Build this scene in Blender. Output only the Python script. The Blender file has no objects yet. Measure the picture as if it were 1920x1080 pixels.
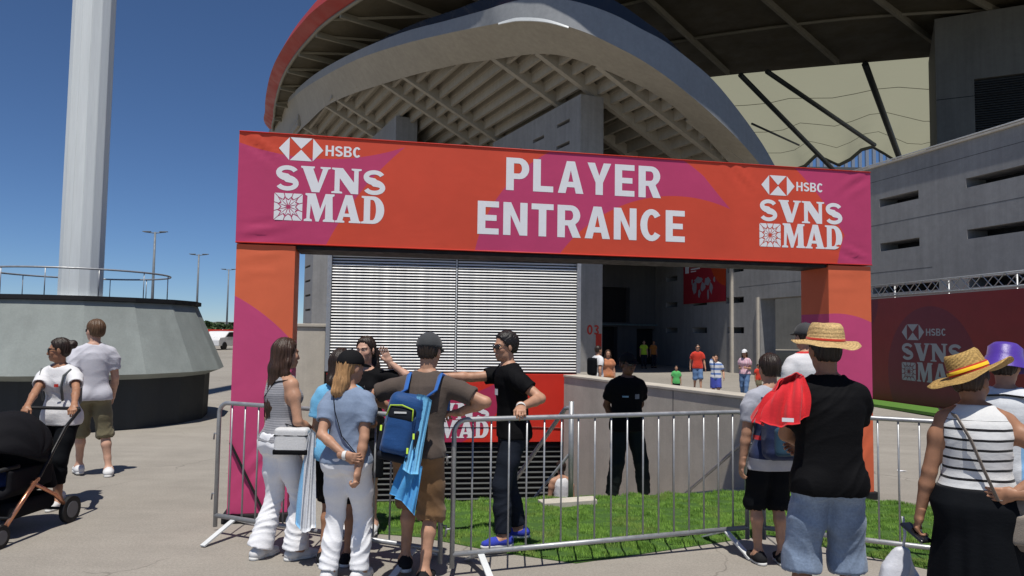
import bpy, bmesh, math, random
import numpy as np
from mathutils import Vector, Matrix
from mathutils.geometry import tessellate_polygon

random.seed(7); rng = np.random.default_rng(7)
scene = bpy.context.scene
COL = scene.collection
rad = math.radians

# ------------------------------------------------------------------ camera
FOCAL = 1370.0; PITCH = 0.0608; ROLL = 0.0137; CAM_H = 1.65
_F = Vector((0, math.cos(PITCH), math.sin(PITCH)))
_U0 = Vector((0, -math.sin(PITCH), math.cos(PITCH))); _R0 = Vector((1, 0, 0))
_R = _R0*math.cos(ROLL) + _U0*math.sin(ROLL)
_U = _U0*math.cos(ROLL) - _R0*math.sin(ROLL)
cam_d = bpy.data.cameras.new('camera'); cam = bpy.data.objects.new('camera', cam_d); COL.objects.link(cam)
cam_d.sensor_width = 36; cam_d.lens = 36*FOCAL/1920; cam_d.clip_end = 6000; cam_d.clip_start = .05
m = Matrix((_R, _U, -_F)).transposed().to_4x4(); m.translation = (0, 0, CAM_H); cam.matrix_world = m
scene.camera = cam

# ------------------------------------------------------------------ light
SUN_EL = 70.0
w = bpy.data.worlds.new('World'); scene.world = w; w.use_nodes = True
nt = w.node_tree; bg = nt.nodes['Background']; sky = nt.nodes.new('ShaderNodeTexSky')
sky.sky_type = 'NISHITA'; sky.sun_disc = False; sky.sun_elevation = rad(SUN_EL); sky.sun_rotation = rad(180)
sky.altitude = 3000; sky.air_density = 1.0; sky.dust_density = 0.0; sky.ozone_density = 10.0
nt.links.new(sky.outputs[0], bg.inputs[0]); bg.inputs[1].default_value = 0.085
sl = bpy.data.lights.new('sun', 'SUN'); sl.energy = 4.5; sl.angle = rad(.53); sl.color = (1, .955, .88)
so = bpy.data.objects.new('sun', sl); COL.objects.link(so)
so.rotation_euler = (rad(90-SUN_EL), 0, 0); so.location = (0, -20, 40)   # light travels toward +Y and down
vs = scene.view_settings
vs.view_transform = 'Standard'; vs.look = 'None'; vs.exposure = 0.0; vs.gamma = 1; vs.use_curve_mapping = False
scene.cycles.max_bounces = 8; scene.cycles.diffuse_bounces = 4; scene.cycles.use_denoising = True

# ------------------------------------------------------------------ survey helpers (photo measurements -> places in metres)
def _ray(x, y): return _F + _R*((x-960)/FOCAL) - _U*((y-540)/FOCAL)
CAMP = Vector((0, 0, CAM_H))
def gnd(x, y, z=0.0): d = _ray(x, y); return CAMP + d*((z-CAM_H)/d.z)
def dep(x, y, D): d = _ray(x, y); return CAMP + d*(D/d.y)
def proj(P):
    q = Vector(P)-CAMP; z = q.dot(_F); return 960+FOCAL*q.dot(_R)/z, 540-FOCAL*q.dot(_U)/z

# ------------------------------------------------------------------ objects
def tag(o, label=None, cat=None, group=None, kind=None):
    if label: o['label'] = label
    if cat: o['category'] = cat
    if group: o['group'] = group
    if kind: o['kind'] = kind
    return o
def empty(name, loc=(0, 0, 0), rz=0.0, label=None, cat=None, group=None):
    o = bpy.data.objects.new(name, None); COL.objects.link(o); o.location = loc; o.rotation_euler = (0, 0, rz)
    o.empty_display_size = .1
    return tag(o, label, cat, group)
def obj(name, me, parent=None, mat=None):
    if mat and not me.materials: me.materials.append(mat)
    o = bpy.data.objects.new(name, me); COL.objects.link(o); o.parent = parent
    return o
def np_mesh(name, V, Fq, smooth=True):
    """fast mesh from numpy arrays; Fq (n,4) or (n,3)"""
    me = bpy.data.meshes.new(name); n, k = Fq.shape
    me.vertices.add(len(V)); me.vertices.foreach_set('co', np.ascontiguousarray(V, np.float32).ravel())
    me.loops.add(n*k); me.loops.foreach_set('vertex_index', np.ascontiguousarray(Fq, np.int32).ravel())
    me.polygons.add(n); me.polygons.foreach_set('loop_start', np.arange(0, n*k, k, dtype=np.int32))
    me.polygons.foreach_set('use_smooth', np.full(n, smooth, bool))
    me.update(calc_edges=True)
    return me

class MB:
    """collects boxes, tubes, lathes and sheets, then links them as ONE mesh object"""
    def __init__(s): s.v = []; s.f = []; s.sm = []
    def add(s, vs, fs, smooth=False):
        b = len(s.v); s.v += [tuple(p) for p in vs]; s.f += [tuple(i+b for i in q) for q in fs]; s.sm += [smooth]*len(fs); return s
    def box(s, c, size, rz=0.0, M=None):
        hx, hy, hz = (a/2 for a in size); c = Vector(c)
        R = M if M is not None else Matrix.Rotation(rz, 3, 'Z')
        P = [c + R @ Vector((sx*hx, sy*hy, sz*hz)) for sz in (-1, 1) for sx, sy in ((-1, -1), (1, -1), (1, 1), (-1, 1))]
        return s.add(P, [(3, 2, 1, 0), (4, 5, 6, 7), (0, 1, 5, 4), (1, 2, 6, 5), (2, 3, 7, 6), (3, 0, 4, 7)])
    def beam(s, a, b, wd, ht, up=(0, 0, 1)):
        a, b = Vector(a), Vector(b); d = (b-a); L = d.length; y = d.normalized(); x = y.cross(Vector(up)).normalized(); z = x.cross(y)
        return s.box((a+b)/2, (wd, L, ht), M=Matrix((x, y, z)).transposed())
    def tube(s, path, r, n=8, closed=False, cap=True, sq=1.0):
        P = [Vector(p) for p in path]; k = len(P); rr = r if hasattr(r, '__len__') else [r]*k
        T = []
        for i in range(k):
            a = P[i-1] if (i > 0 or closed) else P[i]; b = P[(i+1) % k] if (i < k-1 or closed) else P[i]
            T.append((b-a).normalized())
        ref = Vector((0, 0, 1)) if abs(T[0].z) < .9 else Vector((1, 0, 0))
        N = (ref - T[0]*ref.dot(T[0])).normalized(); vs = []
        for i in range(k):
            N = (N - T[i]*N.dot(T[i])).normalized(); B = T[i].cross(N)
            for j in range(n):
                a = 2*math.pi*j/n; vs.append(P[i] + N*(math.cos(a)*rr[i]*sq) + B*(math.sin(a)*rr[i]))
        fs = []
        for i in range(k if closed else k-1):
            for j in range(n):
                q = ((i+1) % k)*n
                fs.append((i*n+j, i*n+(j+1) % n, q+(j+1) % n, q+j))
        s.add(vs, fs, True)
        if cap and not closed:
            b = len(s.v)-len(vs); s.f += [tuple(b+j for j in reversed(range(n))), tuple(b+(k-1)*n+j for j in range(n))]; s.sm += [False]*2
        return s
    def lathe(s, prof, n=32, c=(0, 0, 0), ph=0.0, smooth=True, M=None, ex=1.0, ey=1.0):
        vs = []; c = Vector(c)
        for r, z in prof:
            for j in range(n):
                a = 2*math.pi*j/n+ph; p = Vector((r*math.cos(a)*ex, r*math.sin(a)*ey, z)); vs.append(c + (M @ p if M else p))
        fs = [(i*n+j, i*n+(j+1) % n, (i+1)*n+(j+1) % n, (i+1)*n+j) for i in range(len(prof)-1) for j in range(n)]
        return s.add(vs, fs, smooth)
    def disc(s, r, z, n=32, c=(0, 0, 0), ph=0.0, flip=False):
        c = Vector(c); vs = [c+Vector((r*math.cos(2*math.pi*j/n+ph), r*math.sin(2*math.pi*j/n+ph), z)) for j in range(n)]
        return s.add(vs, [tuple(reversed(range(n))) if flip else tuple(range(n))])
    def strip(s, A, B, smooth=False):
        n = len(A); return s.add(list(A)+list(B), [(i, i+1, n+i+1, n+i) for i in range(n-1)], smooth)
    def poly(s, loops, to3):
        """flat polygon with holes; loops of 2-D points, to3 maps (u,v) to a point"""
        L3 = [[Vector((u, v, 0)) for u, v in lp] for lp in loops]; tri = tessellate_polygon(L3)
        pts = [to3(u, v) for lp in loops for u, v in lp]; fl = [p for lp in L3 for p in lp]; out = []
        for a, b, c in tri:
            if (fl[b]-fl[a]).cross(fl[c]-fl[a]).z < 0: a, c = c, a
            out.append((a, b, c))
        return s.add(pts, out)
    def slab(s, pts, z0, z1):
        """vertical prism over a plan polygon"""
        a = sum(pts[i-1][0]*pts[i][1]-pts[i][0]*pts[i-1][1] for i in range(len(pts)))
        if a < 0: pts = pts[::-1]
        n = len(pts)
        f0 = z0 if callable(z0) else (lambda x, y: z0); f1 = z1 if callable(z1) else (lambda x, y: z1)
        vs = [(x, y, f0(x, y)) for x, y in pts]+[(x, y, f1(x, y)) for x, y in pts]
        return s.add(vs, [tuple(reversed(range(n))), tuple(range(n, 2*n))]+[(i, (i+1) % n, n+(i+1) % n, n+i) for i in range(n)])
    def build(s, name, mat, parent=None, bevel=0.0):
        me = bpy.data.meshes.new(name); me.from_pydata(s.v, [], s.f)
        me.polygons.foreach_set('use_smooth', s.sm); me.materials.append(mat); me.update()
        o = obj(name, me, parent)
        if bevel:
            b = o.modifiers.new('bevel', 'BEVEL'); b.width = bevel; b.segments = 2; b.limit_method = 'ANGLE'
        return o

# ------------------------------------------------------------------ materials
class NT:
    def __init__(s, name):
        s.m = bpy.data.materials.new(name); s.m.use_nodes = True; s.t = s.m.node_tree; s.b = s.t.nodes['Principled BSDF']
        s.tc = None
    def n(s, ty, **kw):
        x = s.t.nodes.new(ty)
        for k, v in kw.items(): setattr(x, k, v)
        return x
    def set(s, sock, v):
        if isinstance(v, bpy.types.NodeSocket): s.t.links.new(v, sock)
        else: sock.default_value = v
    def co(s, which='Object'):
        if s.tc is None: s.tc = s.n('ShaderNodeTexCoord')
        return s.tc.outputs[which]
    def math(s, op, a, b=0.0, c=0.0, clamp=False):
        x = s.n('ShaderNodeMath', operation=op, use_clamp=clamp)
        for i, v in enumerate((a, b, c)): s.set(x.inputs[i], v)
        return x.outputs[0]
    def xyz(s, v=None):
        x = s.n('ShaderNodeSeparateXYZ'); s.set(x.inputs[0], v or s.co()); return x.outputs
    def mapping(s, scale=(1, 1, 1), rot=(0, 0, 0), loc=(0, 0, 0), v=None):
        x = s.n('ShaderNodeMapping'); s.set(x.inputs[0], v or s.co()); x.inputs['Scale'].default_value = scale
        x.inputs['Rotation'].default_value = rot; x.inputs['Location'].default_value = loc; return x.outputs[0]
    def noise(s, sc=5.0, det=4.0, rough=.55, v=None, dist=0.0):
        x = s.n('ShaderNodeTexNoise'); s.set(x.inputs['Vector'], v or s.co()); x.inputs['Scale'].default_value = sc
        x.inputs['Detail'].default_value = det; x.inputs['Roughness'].default_value = rough; x.inputs['Distortion'].default_value = dist
        return x.outputs[0]
    def ramp(s, f, a, b, x0=.35, x1=.65):
        x = s.n('ShaderNodeMapRange', clamp=True); s.set(x.inputs[0], f); x.inputs[1].default_value = x0; x.inputs[2].default_value = x1
        x.inputs[3].default_value = a; x.inputs[4].default_value = b; return x.outputs[0]
    def mix(s, f, a, b, blend='MIX'):
        x = s.n('ShaderNodeMix', data_type='RGBA', blend_type=blend); s.set(x.inputs[0], f)
        for i, v in ((6, a), (7, b)): s.set(x.inputs[i], (*v, 1) if isinstance(v, tuple) and len(v) == 3 else v)
        return x.outputs[2]
    def bump(s, h, strength=.3, dist=.01):
        x = s.n('ShaderNodeBump'); x.inputs['Strength'].default_value = strength; x.inputs['Distance'].default_value = dist
        s.set(x.inputs['Height'], h); s.t.links.new(x.outputs[0], s.b.inputs['Normal'])
    def out(s, col, rough=.6, metal=0.0, spec=.4):
        s.set(s.b.inputs['Base Color'], (*col, 1) if isinstance(col, tuple) and len(col) == 3 else col)
        s.set(s.b.inputs['Roughness'], rough); s.b.inputs['Metallic'].default_value = metal
        s.b.inputs['Specular IOR Level'].default_value = spec; return s.m

def plain(name, col, rough=.6, var=.18, sc=3.0, bsc=60.0, bst=.15, bd=.004, metal=0.0, spec=.35, stretch=(1, 1, 1)):
    t = NT(name); v = t.mapping(stretch)
    f = t.math('ADD', t.math('MULTIPLY', t.noise(sc, 6, .6, v), .65), t.math('MULTIPLY', t.noise(sc*9, 3, .6, v), .35))
    k = t.ramp(f, 1-var, 1+var, .3, .7)
    c = t.mix(1.0, tuple(col), k, 'MULTIPLY')
    r = t.ramp(t.noise(sc*2.3, 3, .5, v), max(0, rough-.1), min(1, rough+.1))
    if bst: t.bump(t.noise(bsc, 3, .6, v), bst, bd)
    return t.out(c, r, metal, spec)

def concrete(name, col, joint=None, stain=.25):
    t = NT(name); n1 = t.noise(.35, 7, .62); n2 = t.noise(4, 6, .65); n3 = t.noise(40, 3, .6)
    st = t.noise(1.0, 5, .6, t.mapping((3.0, 3.0, .18)))
    k = t.math('ADD', t.math('MULTIPLY', t.ramp(n1, 1-stain, 1+stain, .3, .7), .5), t.math('MULTIPLY', t.ramp(st, 1-stain, 1+stain*.6, .3, .7), .5))
    k = t.math('MULTIPLY', k, t.ramp(n2, .93, 1.06, .35, .65)); k = t.math('MULTIPLY', k, t.ramp(n3, .95, 1.05, .3, .7))
    t.bump(t.math('ADD', t.math('MULTIPLY', n2, .6), t.math('MULTIPLY', n3, .4)), .22, .012)
    return t.out(t.mix(1.0, tuple(col), k, 'MULTIPLY'), t.ramp(n2, .72, .9), 0, .3)

M = {}
M['galv'] = plain('galvanised_steel', (.38, .39, .40), .45, .16, 9, 90, .1, .002, .55, .5)
M['steel_dark'] = plain('dark_steel', (.06, .065, .065), .5, .2, 4, 60, .1)
M['white_metal'] = plain('white_painted_metal', (.62, .64, .64), .45, .08, 3, 40, .05)
M['concrete'] = concrete('light_concrete', (.52, .475, .405))
M['concrete_grey'] = concrete('grey_concrete', (.29, .285, .28))
M['concrete_soffit'] = concrete('beige_soffit_concrete', (.37, .335, .275), stain=.15)
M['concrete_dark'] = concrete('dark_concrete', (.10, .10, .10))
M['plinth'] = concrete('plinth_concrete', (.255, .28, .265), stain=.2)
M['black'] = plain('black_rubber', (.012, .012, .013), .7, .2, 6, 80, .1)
M['lamp_grey'] = plain('lamp_grey', (.17, .19, .21), .5)
M['shaded_plinth_base'] = concrete('shaded_plinth_base', (.040, .043, .043))  # dark base; shade below the overhang is put into its colour too
M['red_print'] = plain('red_print', (.58, .035, .018), .5, .08, 1.5)
M['white_print'] = plain('white_print', (.78, .78, .80), .55, .05, 2.0, bst=0)
M['grey_print'] = plain('grey_print', (.27, .27, .30), .55, .06, 2.0, bst=0)
# ------------------------------------------------------------------ ground
def ss(t): t = max(0.0, min(1.0, t)); return t*t*(3-2*t)
def gz(x, y): return -.45*ss((y-9.2)/10.5)*ss((x-.2)/2.6)
PIT = [(-1.60, 6.86), (2.70, 7.77), (2.86, 8.70), (.90, 13.03), (-3.28, 12.52)]
WD = Vector((-.425, .905, 0)).normalized(); WR = Vector((.905, .425, 0)).normalized()
def ground():
    t = NT('plaza_paving'); big = t.noise(.22, 6, .6); mid = t.noise(2.2, 6, .65); fine = t.noise(55, 4, .7); spk = t.noise(170, 2, .7)
    streak = t.noise(1.3, 5, .6, t.mapping((.5, 3.2, 1), (0, 0, .35)))
    k = t.math('MULTIPLY', t.ramp(big, .86, 1.12, .3, .7), t.ramp(mid, .93, 1.06, .3, .7))
    k = t.math('MULTIPLY', k, t.ramp(streak, .93, 1.05, .3, .7)); k = t.math('MULTIPLY', k, t.ramp(fine, .80, 1.15, .3, .7))
    k = t.math('MULTIPLY', k, t.ramp(spk, .80, 1.08, .3, .6))
    cr = t.n('ShaderNodeTexVoronoi', feature='DISTANCE_TO_EDGE'); cr.inputs['Scale'].default_value = .42
    wv = t.n('ShaderNodeVectorMath', operation='ADD'); t.set(wv.inputs[0], t.co())
    wn = t.n('ShaderNodeTexNoise'); t.set(wn.inputs['Vector'], t.co()); wn.inputs['Scale'].default_value = 1.1; wn.inputs['Detail'].default_value = 8
    t.set(wv.inputs[1], wn.outputs[1]); t.set(cr.inputs['Vector'], wv.outputs[0])
    crack = t.math('MULTIPLY', t.ramp(cr.outputs[0], 1, 0, .0, .006), t.ramp(t.noise(.8, 3), 0, 1, .47, .55))
    c = t.mix(1.0, (.31, .285, .248), k, 'MULTIPLY'); c = t.mix(t.math('MULTIPLY', crack, .55), c, (.09, .08, .07))
    stain = t.ramp(t.noise(.9, 5, .7, dist=.6), 0, .35, .58, .75); c = t.mix(stain, c, (.2, .185, .16)); gv = t.n('ShaderNodeTexVoronoi'); gv.inputs['Scale'].default_value = 2.6; t.set(gv.inputs['Vector'], t.co()); gum = t.math('MULTIPLY', t.ramp(gv.outputs[0], 1, 0, .02, .05), t.ramp(t.noise(1.7, 2), 0, 1, .5, .56)); c = t.mix(t.math('MULTIPLY', gum, .6), c, (.07, .065, .06))
    t.bump(t.math('SUBTRACT', t.math('ADD', t.math('MULTIPLY', fine, .5), t.math('MULTIPLY', spk, .3)), t.math('MULTIPLY', crack, .6)), .35, .006)
    mat = t.out(c, .86, 0, .25)
    xs = [-900, -400, -180, -90, -50, -30, -20, -14, -10]+[-8+i for i in range(7)]+[-1+.5*i for i in range(18)]+[8.5+i for i in range(10)]+[20, 24, 30, 45, 80, 180, 400, 900]
    ys = [-60, -20, -6, 0, 3, 5]+[6+.5*i for i in range(32)]+[23, 25, 30, 40, 55, 80, 120, 200, 400, 900, 2600]
    bm = bmesh.new(); g = [[bm.verts.new((x, y, 0)) for x in xs] for y in ys]
    for j in range(len(ys)-1):
        for i in range(len(xs)-1): bm.faces.new((g[j][i], g[j][i+1], g[j+1][i+1], g[j+1][i]))
    n = len(PIT)
    for i in range(n):
        a, b = PIT[i], PIT[(i+1) % n]
        nrm = Vector((b[1]-a[1], -(b[0]-a[0]), 0))
        near = [f for f in bm.faces if -5 < f.calc_center_median().x < 5 and 5 < f.calc_center_median().y < 15]
        geom = list({v for f in near for v in f.verts})+list({e for f in near for e in f.edges})+near
        bmesh.ops.bisect_plane(bm, geom=geom, plane_co=(*a, 0), plane_no=nrm)
    def inside(c): return all((PIT[(i+1) % n][0]-PIT[i][0])*(c.y-PIT[i][1])-(PIT[(i+1) % n][1]-PIT[i][1])*(c.x-PIT[i][0]) > 0 for i in range(n))
    kill = [f for f in bm.faces if inside(f.calc_center_median())]
    bmesh.ops.delete(bm, geom=kill, context='FACES')
    for v in bm.verts: v.co.z = gz(v.co.x, v.co.y)
    me = bpy.data.meshes.new('ground'); bm.to_mesh(me); bm.free(); me.materials.append(mat)
    tag(obj('ground', me), kind='structure')
    tag(MB().add([(x, y, -2.6) for x, y in PIT], [(0, 1, 2, 3, 4)]).build('pit_floor', M['concrete_grey']), kind='structure')
    b = MB()
    for i in (0, 4):
        (x0, y0), (x1, y1) = PIT[i], PIT[(i+1) % n]
        b.add([(x0, y0, -2.6), (x1, y1, -2.6), (x1, y1, -.004), (x0, y0, -.004)], [(0, 1, 2, 3)])
    tag(b.build('pit_wall', M['concrete']), kind='structure')
ground()

def stairs():
    t = empty('sunken_stairs', (.57, 7.62, 0), 0, 'concrete stairs going down beside the parapet wall behind the turf', 'stairs')
    for k in range(14):
        z = -.17*(k+1); c = WD*(.225*k+.1125)
        p0 = WD*(.225*k); p1 = WD*(.225*(k+1)); b = MB()
        b.slab([tuple(q)[:2] for q in (p0, p0+WR*2.5, p1+WR*2.5, p1)], z-.3, z); b.build('step', M['concrete'], t)
    L = Vector(t.location)
    b = MB(); b.slab([(x-L.x, y-L.y) for x, y in ((.02, 7.215), (2.69, 7.785), (2.84, 8.68), (.575, 7.63))], -.4, -.15); b.build('landing', M['concrete'], t)
    b = MB(); P = [gnd(1008, 947), gnd(1112, 940), gnd(1120, 948), gnd(1020, 955)]
    b.slab([(p.x-L.x, p.y-L.y) for p in P], -.05, .055); b.build('coping_stone', M['concrete'], t, .006)
    # handrail between the flights
    top = Vector((.61-L.x, 7.36-L.y, .97)); b = MB()
    b.tube([(top.x, top.y, -.02), (top.x, top.y, .97)], .026, 10); b.build('post', M['galv'], t)
    d = (WD+Vector((0, 0, -.80))); b = MB()
    b.tube([top+Vector((0, 0, -.06)), top+WD*.12+Vector((0, 0, -.08)), top+d*2.6], .022, 8); b.tube([top+Vector((0, 0, -.5)), top+Vector((0, 0, -.45))+d*2.2], .015, 6)
    b.build('handrail', M['galv'], t)
    q = top+d*2.3; MB().tube([q, q+Vector((0, 0, -.95))], .024, 8).build('post', M['galv'], t)
stairs()

def parapet():
    a = Vector((2.86, 8.70, 0)); b_ = Vector((.93, 12.81, 0))
    t = empty('parapet_wall', a, 0, 'low pale concrete wall with a bright flat top running back from the grass to the louvred box', 'wall')
    L = b_-a; th = WR*.3
    b = MB(); b.slab([(0, 0), tuple(th)[:2], tuple(L+th)[:2], tuple(L)[:2]], -2.6, .885); b.build('wall', M['concrete'], t)
    o = WR*-.02; e = WD*-.02
    b = MB(); b.slab([tuple(p)[:2] for p in (o+e, th-o+e, L+th-o, L+o)], .889, .93); b.build('coping', M['concrete'], t, .008)
    r = WR*-.09; p0 = r+WD*.02+Vector((0, 0, .42)); b = MB(); d = WD+Vector((0, 0, -.757))
    b.tube([p0-WD*.25, p0, p0+d*2.9], .021, 8); b.build('handrail', M['galv'], t)
    for s in (.1, 1.0, 1.9, 2.7):
        q = p0+d*s; MB().tube([q, q+Vector((0, 0, -.05)), q+Vector((0, 0, -.06))-r*.95], .01, 6).build('bracket', M['galv'], t)
    # formwork tie holes and joints
    for s in (1.5, 3.0):
        MB().beam(WD*s+WR*-.002+Vector((0, 0, -2.5)), WD*s+WR*-.002+Vector((0, 0, .885)), .012, .004, up=(WR.x, WR.y, 0)).build('joint', M['concrete_dark'], t)
parapet()

# ------------------------------------------------------------------ turf
TURF = [(690, 948), (1060, 935), (1420, 922), (1589, 933), (1745, 953), (1900, 977), (1900, 1100), (1730, 1066), (1600, 1038), (1480, 1012), (1440, 1004), (1400, 1010), (1240, 1034), (1080, 1057), (940, 1037), (790, 1008), (690, 1000)]
def turf():
    P = [gnd(*q) for q in TURF]; P2 = [(p.x, p.y) for p in P]
    def wave(x, y): return .010*np.sin(x*9+3*np.sin(y*4.3)+y*11)+.007*np.sin(y*31+2.2*np.sin(x*5.1))+.008*np.sin(x*17-y*6+1.3*np.sin(x*3+y*7))
    A = np.array(P2)
    def inside(X, Y):
        r = np.zeros(X.shape, bool); j = len(A)-1
        for i in range(len(A)):
            xi, yi, xj, yj = *A[i], *A[j]
            r ^= ((yi > Y) != (yj > Y)) & (X < (xj-xi)*(Y-yi)/(yj-yi+1e-12)+xi); j = i
        return r
    t = NT('turf_base'); k = t.noise(30, 5); mb = t.out(t.mix(k, (.03, .075, .012), (.06, .13, .02)), .9)
    N = 130000; X = rng.uniform(A[:, 0].min(), A[:, 0].max(), N*4); Y = rng.uniform(A[:, 1].min(), A[:, 1].max(), N*4)
    ok = inside(X, Y); X, Y = X[ok][:N], Y[ok][:N]; n = len(X)
    Z = wave(X, Y)*1.15+.016; dens = np.sin(X*13+np.sin(Y*8)*2)+np.sin(Y*23-X*5)
    hgt = rng.uniform(.008, .020, n)+.003*dens; hgt = np.clip(hgt, .005, .026)
    an = rng.uniform(0, 2*np.pi, n); w_ = rng.uniform(.003, .0055, n); la = rng.normal(.6, .8, n); lean = rng.uniform(.004, .022, n)
    dx, dy = np.cos(an)*w_, np.sin(an)*w_; lx, ly = np.cos(la+1.2)*lean, np.sin(la+1.2)*lean
    V = np.empty((n, 3, 3)); V[:, 0] = np.stack([X-dx, Y-dy, Z-.02], 1); V[:, 1] = np.stack([X+dx, Y+dy, Z-.02], 1); V[:, 2] = np.stack([X+lx, Y+ly, Z+hgt], 1)
    t = NT('turf_blades'); k1 = t.noise(2.3, 4); k2 = t.noise(190, 1); k3 = t.noise(7, 3, v=t.mapping((1, 2.6, 1)))
    c = t.mix(t.ramp(k3, 0, 1, .42, .60), (.060, .155, .016), (.19, .36, .055)); c = t.mix(t.ramp(k2, 0, .6, .45, .65), c, (.26, .40, .09)); c = t.mix(t.ramp(k1, 0, .5, .52, .68), c, (.24, .26, .08))  # k3 puts the light and shade of the mat's wrinkles into the colour
    mg = t.out(c, .55, 0, .25)
    me = np_mesh('artificial_turf', V.reshape(-1, 3), np.arange(n*3).reshape(-1, 3), False)
    o = obj('artificial_turf', me, None, mg); tag(o, 'bright green artificial grass matting under the entrance arch', 'turf', kind='stuff')
    # backing mat: closed slab, waved top
    b = MB(); s = .12; xs = np.arange(A[:, 0].min()-s, A[:, 0].max()+s, s); ys = np.arange(A[:, 1].min()-s, A[:, 1].max()+s, s)
    XX, YY = np.meshgrid(xs, ys); IN = inside(XX, YY); idx = {}
    for j in range(len(ys)-1):
        for i in range(len(xs)-1):
            if IN[j, i] and IN[j, i+1] and IN[j+1, i+1] and IN[j+1, i]:
                q = []
                for (jj, ii) in ((j, i), (j, i+1), (j+1, i+1), (j+1, i)):
                    if (jj, ii) not in idx: idx[(jj, ii)] = len(b.v); b.v.append((xs[ii], ys[jj], .012+.5*float(wave(xs[ii], ys[jj]))))
                    q.append(idx[(jj, ii)])
                b.f.append(tuple(q)); b.sm.append(True)
    b.build('backing_mat', mb, o)
    MB().slab(P2, .001, .006).build('backing_edge', mb, o)
turf()

# ------------------------------------------------------------------ lettering
def arc(cx, cy, rx, ry, a0, a1, n=10): return [(cx+rx*math.cos(rad(a0+(a1-a0)*i/n)), cy+ry*math.sin(rad(a0+(a1-a0)*i/n))) for i in range(n+1)]
def stroke(path, hw):
    L, R_ = [], []; n = len(path)
    for i in range(n):
        a = path[max(0, i-1)]; b = path[min(n-1, i+1)]; dx, dy = b[0]-a[0], b[1]-a[1]; l = math.hypot(dx, dy); k = hw(i/(n-1)) if callable(hw) else hw
        L.append((path[i][0]-dy/l*k, path[i][1]+dx/l*k)); R_.append((path[i][0]+dy/l*k, path[i][1]-dx/l*k))
    return L+R_[::-1]
S_PATH = arc(.31, .72, .215, .185, 18, 262, 14)+arc(.31, .28, .225, .19, 84, -160, 14)
SANS = {
 'L': (.58, [[(0,0),(.56,0),(.56,.18),(.21,.18),(.21,1),(0,1)]]),
 'E': (.58, [[(0,0),(.57,0),(.57,.18),(.21,.18),(.21,.41),(.51,.41),(.51,.585),(.21,.585),(.21,.82),(.57,.82),(.57,1),(0,1)]]),
 'T': (.61, [[(.2,0),(.41,0),(.41,.82),(.61,.82),(.61,1),(0,1),(0,.82),(.2,.82)]]),
 'N': (.66, [[(0,0),(.2,0),(.2,.62),(.45,0),(.66,0),(.66,1),(.46,1),(.46,.38),(.21,1),(0,1)]]),
 'A': (.72, [[(0,0),(.215,0),(.255,.19),(.465,.19),(.505,0),(.72,0),(.475,1),(.245,1)],[(.29,.36),(.43,.36),(.36,.72)]]),
 'Y': (.68, [[(.235,0),(.445,0),(.445,.38),(.68,1),(.465,1),(.34,.6),(.215,1),(0,1),(.235,.38)]]),
 'P': (.63, [[(0,0),(.21,0),(.21,.35)]+arc(.36,.675,.27,.325,-90,90)+[(0,1)],[(.21,.52)]+arc(.345,.675,.085,.155,-90,90)+[(.21,.83)]]),
 'R': (.66, [[(0,0),(.21,0),(.21,.37),(.29,.37),(.43,0),(.66,0),(.5,.41)]+arc(.37,.69,.27,.31,-55,90)+[(0,1)],[(.21,.53)]+arc(.355,.685,.085,.15,-90,90)+[(.21,.835)]]),
 'C': (.64, [arc(.33,.5,.33,.51,38,322,18)+arc(.33,.5,.125,.33,318,42,14)]),
 'S': (.62, [stroke(S_PATH, .09)]),
 'H': (.66, [[(0,0),(.18,0),(.18,.42),(.48,.42),(.48,0),(.66,0),(.66,1),(.48,1),(.48,.58),(.18,.58),(.18,1),(0,1)]]),
 'B': (.64, [[(0,0)]+arc(.38,.27,.26,.27,-90,70)+arc(.36,.76,.25,.24,-65,90)+[(0,1)],[(.18,.15)]+arc(.36,.28,.1,.13,-90,90)+[(.18,.41)],[(.18,.6)]+arc(.35,.725,.09,.125,-90,90)+[(.18,.85)]]),
 '0': (.62, [arc(.31,.5,.31,.5,0,345,23), arc(.31,.5,.13,.32,0,345,23)]),
 '3': (.6, [stroke(arc(.28,.73,.2,.18,150,-80,10)+arc(.28,.27,.22,.18,80,-150,10), .085)]),
}
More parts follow.
